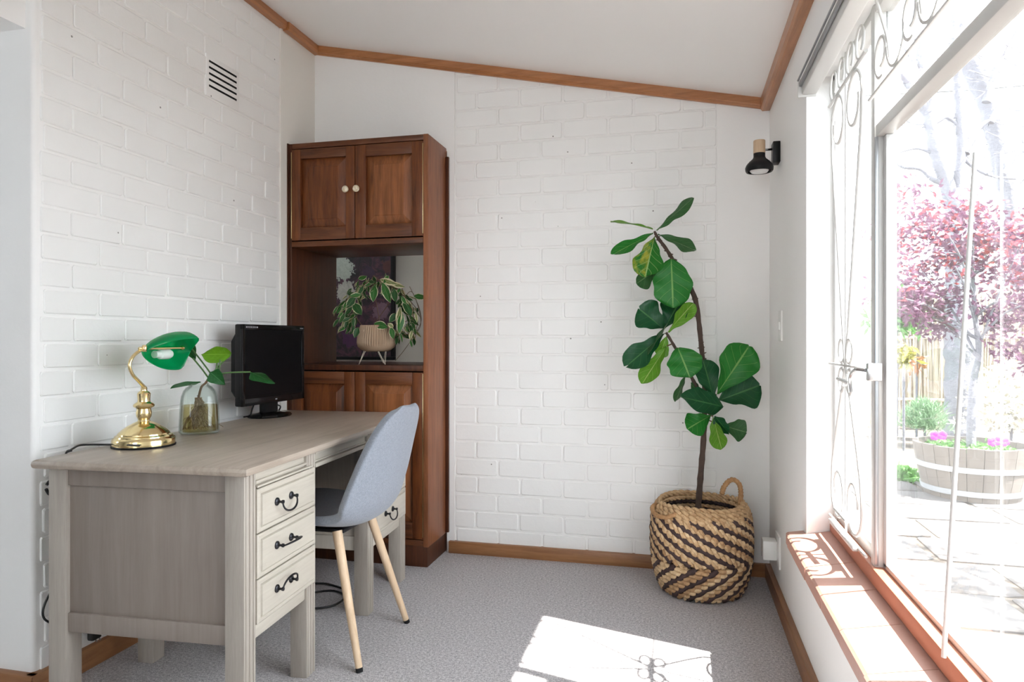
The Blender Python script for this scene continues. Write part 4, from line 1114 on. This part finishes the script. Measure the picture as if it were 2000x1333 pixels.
# half barrel planter, staves and hoops
oc = at(1897, 967, Z=GZ)
fr_ = (1995-1795)/1333.33; od = oc.x*CS*-1+oc.y*CC
BR_ = fr_*od/2
brl = thing('barrel_planter', 'half wine barrel planter with metal hoops on the sunny paving', 'planter', (oc.x, oc.y, GZ))
BH = .36; Oc = Vector((oc.x, oc.y, GZ)); NSV = 22
def br_r(t): return BR_*(.80+.20*t**.8)
for i in range(NSV):
    a0, a1 = 2*pi*i/NSV+.005, 2*pi*(i+1)/NSV-.005; mb = MB(); vs = []
    for t in (0, .35, .7, 1):
        for (ro, aa) in ((0, a0), (0, (a0+a1)/2), (0, a1), (-.028, a1), (-.028, a0)):
            R = br_r(t)+ro; vs.append(Oc+Vector((R*cos(aa), R*sin(aa), t*BH+(.004 if t == 1 and i % 3 == 0 else 0))))
    fs = [tuple(range(5)), tuple(range(15, 20))]+[(k*5+j, k*5+(j+1) % 5, k*5+5+(j+1) % 5, k*5+5+j) for k in range(3) for j in range(5)]
    mb.add(vs, fs).build('stave', M['stave'], brl, ang=40)
for t in (.16, .60, .985):
    if t > .9: continue
    pr = [(br_r(t-.05)+.001, (t-.05)*BH), (br_r(t-.05)+.006, (t-.05)*BH), (br_r(t+.05)+.006, (t+.05)*BH), (br_r(t+.05)+.001, (t+.05)*BH)]
    MB().lathe(pr+[pr[0]], Oc, 52, caps=False).build('hoop', M['hoop'], brl)
MB().lathe([(0, BH-.07), (br_r(.8)-.03, BH-.07), (br_r(.8)-.035, BH-.05), (0, BH-.03)], Oc, 30).build('soil', M['soil'], brl)
# generic leaf cloud: many small leaves joined in one mesh
def cloud(n, fn, m, L, W, seed, kind=None):
    r2 = random.Random(seed); vs = []; fs = []; uv = []
    for i in range(n):
        p = fn(r2)
        d_ = Vector((r2.gauss(0, 1), r2.gauss(0, 1), r2.gauss(-.2 if kind != 'blade' else 1.3, .8))).normalized()
        s_ = d_.orthogonal().normalized(); s_ = Matrix.Rotation(r2.uniform(0, 6.28), 3, d_) @ s_; nn = d_.cross(s_)
        l, w_ = L*r2.uniform(.7, 1.2), W*r2.uniform(.7, 1.2); o = len(vs)
        vs += [p, p+d_*l*.5+s_*w_*.5+nn*w_*.12, p+d_*l, p+d_*l*.5-s_*w_*.5+nn*w_*.12]
        fs.append((o, o+1, o+2, o+3)); uv += [(.5, 0), (1, .5), (.5, 1), (0, .5)]
    me = D.meshes.new('leaves'); me.from_pydata([tuple(p) for p in vs], [], fs); ul = me.uv_layers.new(name='UVMap')
    for lp in me.loops: ul.data[lp.index].uv = uv[lp.vertex_index]
    me.materials.append(m); return me
def foliage(name, n, fn, m, L, W, seed, parent, kind=None):
    me = cloud(n, fn, m, L, W, seed, kind); Lc = Vector((0, 0, 0)); q_ = parent
    while q_ is not None: Lc += q_.location; q_ = q_.parent
    for v_ in me.vertices: v_.co -= Lc
    o = D.objects.new(name, me); COL.objects.link(o); o.parent = parent; o['kind'] = 'stuff'; return o
# plum tree in the barrel
plum = thing('purple_plum_tree', 'small purple-red leaved tree growing in the barrel planter', 'tree', (Oc.x, Oc.y, GZ+BH-.05))
def op(px, py, dd=0): return at(px, py, d=od+dd)
tk = smoothpath([Oc+Vector((0, 0, BH-.05)), op(1897, 800), op(1902, 740), op(1912, 690), op(1905, 620), op(1900, 540)], 5)
MB().tube(tk, [lerp(.030, .012, i/len(tk)) for i in range(len(tk))], 10).build('trunk', M['gbark'], plum)
rr = random.Random(15); tips = []
for i in range(15):
    p0 = tk[rr.randrange(14, len(tk))]; e_ = op(rr.uniform(1735, 2060), rr.uniform(400, 640), rr.uniform(-.35, .45))
    mpt = lerp(p0, e_, .5)+Vector((0, 0, .06)); b_ = smoothpath([p0, mpt, e_], 4); tips += b_[3:]
    MB().tube(b_, [lerp(.009, .003, k_/len(b_)) for k_ in range(len(b_))], 6).build('branch', M['gbark'], plum)
blobs = [(op(rr.uniform(1738, 2050), rr.uniform(395, 610), rr.uniform(-.35, .45)), rr.uniform(.09, .2)) for _ in range(46)]
blobs += [(op(rr.uniform(1750, 1850), rr.uniform(560, 640), rr.uniform(-.2, .3)), .10) for _ in range(8)] + [(op(rr.uniform(1930, 2060), rr.uniform(600, 720), rr.uniform(-.2, .3)), .10) for _ in range(9)]
def bf(bl):
    def f(r2):
        c_, R = bl[r2.randrange(len(bl))]; return c_+Vector((r2.gauss(0, R*.55), r2.gauss(0, R*.55), r2.gauss(0, R*.5)))
    return f
foliage('foliage', 4300, bf(blobs), M['plum'], .055, .026, 1, plum)
foliage('red_foliage', 950, bf([b_ for b_ in blobs if b_[0].z > 1.45] or blobs), M['plumred'], .055, .026, 2, plum)
# pansies in the barrel
for i, (px, py) in enumerate(((1826, 852), (1840, 851), (1950, 862), (1962, 864), (1938, 864))):
    p = op(px, py, -.12); 
    pz = thing('pansy', ('leftmost magenta pansy at the left rim of the barrel', 'second magenta pansy from the left barrel rim', 'middle magenta pansy of three right of the plum trunk', 'rightmost magenta pansy in the barrel planter', 'magenta pansy nearest the plum trunk on its right')[i], 'flower', tuple(p), 0, 'pansies in the barrel')
    fl = MB()
    for k_ in range(5):
        a = 2*pi*k_/5+.3*i; c_ = p+Vector((.016*cos(a), -.004*(k_ % 2), .016*sin(a)))
        fl.lathe([(0, -.002), (.013, -.001), (.016, .001), (0, .003)], c_, 10, axis='y')
    fl.build('petals', M['pansy'], pz)
    MB().tube([p+Vector((0, .004, 0)), Vector((p.x, p.y+.03, GZ+BH-.06))], .002, 6).build('stem', M['stem'], pz)
bw = thing('bedding_leaves', 'low green bedding leaves on the barrel soil', 'plant', (Oc.x, Oc.y, GZ+BH-.04), kind='stuff')
foliage('leaves', 500, lambda r2: Oc+Vector(((r2.random()*2-1)*BR_*.62, (r2.random()*2-1)*BR_*.62, BH-.045+r2.random()*.03)), M['weed'], .04, .022, 5, bw)
# big bare tree behind
def tp_(px, py, d=7.2): return at(px, py, d=d)
tree = thing('bare_garden_tree', 'tall pale grey bare tree with three trunks behind the purple tree', 'tree', tuple(Vector((tp_(1884, 850).x, tp_(1884, 850).y, GZ))))
def limb(name, pts, r0, r1, d=7.2, par=tree):
    p = smoothpath([at(x, y, d=d) for x, y in pts], 5); rr2 = random.Random(int(pts[0][0]))
    return MB().tube(p, [lerp(r0, r1, (i/len(p)))*rr2.uniform(.9, 1.12) for i in range(len(p))], 10).build(name, M['gbark'], par)
b0 = tp_(1886, 866); 
limb('trunk', ((1886, 900), (1884, 850), (1880, 790), (1876, 720), (1874, 640), (1870, 520), (1866, 420), (1862, 370)), .20, .09)
limb('trunk', ((1864, 420), (1846, 350), (1828, 300), (1816, 240), (1806, 190), (1800, 120), (1792, 40), (1786, -60)), .075, .04)
limb('trunk', ((1868, 430), (1874, 340), (1878, 270), (1872, 190), (1868, 120), (1864, 40), (1862, -60)), .055, .032)
limb('trunk', ((1990, 560), (1972, 400), (1956, 330), (1942, 260), (1924, 190), (1898, 130), (1880, 90), (1862, 20)), .085, .125, 7.8)
for pts, r0 in ((((1812, 220), (1790, 190), (1772, 160), (1752, 140)), .06), (((1884, 300), (1898, 270), (1912, 250), (1930, 236)), .05), (((1846, 360), (1820, 350), (1796, 330), (1760, 325), (1735, 300)), .03), (((1935, 240), (1960, 190), (1990, 150), (2030, 120)), .035),
                (((1876, 250), (1850, 230), (1830, 240), (1800, 250)), .02), (((1960, 340), (1990, 300), (2030, 290)), .025), (((1926, 200), (1950, 120), (1975, 70), (2010, 30)), .04), (((1820, 300), (1790, 290), (1750, 300)), .018), (((1800, 150), (1770, 100), (1750, 80)), .02), (((1872, 300), (1905, 330), (1940, 345), (1985, 350)), .022)):
    limb('branch', pts, r0, r0*.35)
rr = random.Random(77); tw = MB()
for i in range(90):
    x, y = rr.uniform(1735, 2010), rr.uniform(20, 390); pts = [tp_(x, y, 7.2+rr.uniform(-.4, .5))]
    a = rr.uniform(0, 2*pi)
    for s_ in range(4):
        a += rr.uniform(-.5, .5); x += cos(a)*rr.uniform(8, 22); y += sin(a)*rr.uniform(5, 16); pts.append(tp_(x, y, 7.2))
    tw.tube(smoothpath(pts, 2), rr.uniform(.003, .007), 4)
tag(tw.build('twigs', M['gbark'], tree), kind='stuff')
# another tree, out of the picture to the right, whose shade falls on the paving
t2 = thing('shade_tree', 'bare-branched tree near the house casting dappled shade on paving', 'tree', (4.6, 1.3, GZ))
tb = Vector((4.6, 1.3, GZ)); tt = smoothpath([tb, tb+Vector((-.1, .1, 1.4)), tb+Vector((-.5, .3, 2.8)), tb+Vector((-1.0, .6, 3.6))], 5)
MB().tube(tt, [lerp(.14, .06, i/len(tt)) for i in range(len(tt))], 10).build('trunk', M['gbark'], t2)
rr = random.Random(55); ends = []
for i in range(16):
    p0 = tt[rr.randrange(9, len(tt))]; e_ = Vector((rr.uniform(2.7, 4.3), rr.uniform(1.7, 4.0), rr.uniform(3.1, 3.9))); b_ = smoothpath([p0, lerp(p0, e_, .5)+Vector((rr.uniform(-.1, .1), rr.uniform(-.1, .1), .15)), e_], 4); ends += b_[4:]
    MB().tube(b_, [lerp(.030, .008, k_/len(b_)) for k_ in range(len(b_))], 6).build('branch', M['gbark'], t2)
foliage('leaves', 1100, lambda r2: ends[r2.randrange(len(ends))]+Vector((r2.gauss(0, .09), r2.gauss(0, .09), r2.gauss(0, .06))), M['weed'], .13, .07, 12, t2)
# reed fence
rf = thing('reed_fence', 'pale dry reed fence at the back of the garden', 'fence', tuple(Vector((at(1800, 850, d=8.2).x, at(1800, 850, d=8.2).y, GZ))))
A_, B_ = at(1700, 850, d=8.4), at(2080, 850, d=7.9); rd = MB(); rr = random.Random(8); NRD = 300
for i in range(NRD):
    p = lerp(A_, B_, i/NRD)+Vector((rr.gauss(0, .012), rr.gauss(0, .02), 0)); p.z = GZ
    top = p+Vector((rr.gauss(0, .03), rr.gauss(0, .02), rr.uniform(1.45, 1.75)))
    rd.tube([p, top], rr.uniform(.006, .012), 5)
tag(rd.build('reeds', M['reed'], rf), kind='stuff')
for zz in (.35, 1.1):
    MB().tube([A_*1+Vector((0, -.04, zz-A_.z+GZ)), B_+Vector((0, -.04, zz-B_.z+GZ))], .022, 8).build('fence_rail', M['reed'], rf)
# shrub and low planting
def mound(name, label, cat, px, py, d, R, n, m, L, W, seed, kind=None, hz=.8):
    c_ = at(px, py, d=d); t = thing(name, label, cat, (c_.x, c_.y, GZ))
    def f(r2):
        a, b2_ = r2.uniform(0, 2*pi), r2.random()**.5; ph = r2.uniform(0, pi/2)
        return Vector((c_.x+R*b2_*cos(a)*cos(ph), c_.y+R*b2_*sin(a)*cos(ph), max(GZ+.01, c_.z-R*.4+R*hz*sin(ph)*b2_*1.4)))
    foliage('leaves', n, f, m, L, W, seed, t, kind)
    MB().tube([(c_.x, c_.y, GZ), (c_.x, c_.y, c_.z)], .012, 6).build('stem', M['gbark'], t); return t
mound('round_shrub', 'rounded pale green shrub in front of reed fence', 'shrub', 1806, 822, 6.9, .24, 1500, M['shrub'], .11, .010, 3, 'blade')
mound('ground_plant', 'low bright green plant at left foot of the barrel', 'plant', 1768, 930, 5.3, .20, 420, M['weed'], .07, .035, 4, None, .5)
mound('ground_plant', 'low green plants at right foot of the barrel', 'plant', 2005, 945, 5.0, .22, 420, M['weed'], .07, .035, 6, None, .5)
mound('pale_bush', 'pale sunlit bush behind right side of the barrel', 'bush', 1975, 800, 6.0, .42, 1600, M['pale'], .07, .03, 7, None, 1.0)
mound('ochre_plant', 'yellow and green leafy plant before the reed fence', 'plant', 1765, 700, 6.6, .15, 60, M['ochre'], .13, .05, 8, None, 1.0)
mound('orange_plant', 'orange-leaved plant low on the reed fence', 'plant', 1790, 712, 7.5, .11, 26, M['orange'], .12, .04, 9, None, 1.0)
mound('green_bush', 'soft green bush by the window edge before reed fence', 'bush', 1752, 620, 7.6, .34, 700, M['weed'], .14, .05, 10, None, 1.0)
# overhead wire
wa, wb_ = at(1690, 187, d=11), at(2080, 160, d=12)
tag(MB().tube(smoothpath([wa, lerp(wa, wb_, .5)-Vector((0, 0, .03)), wb_], 6), .010, 6).build('overhead_wire', M['cord']), 'thin dark overhead wire across the bright sky', 'wire')
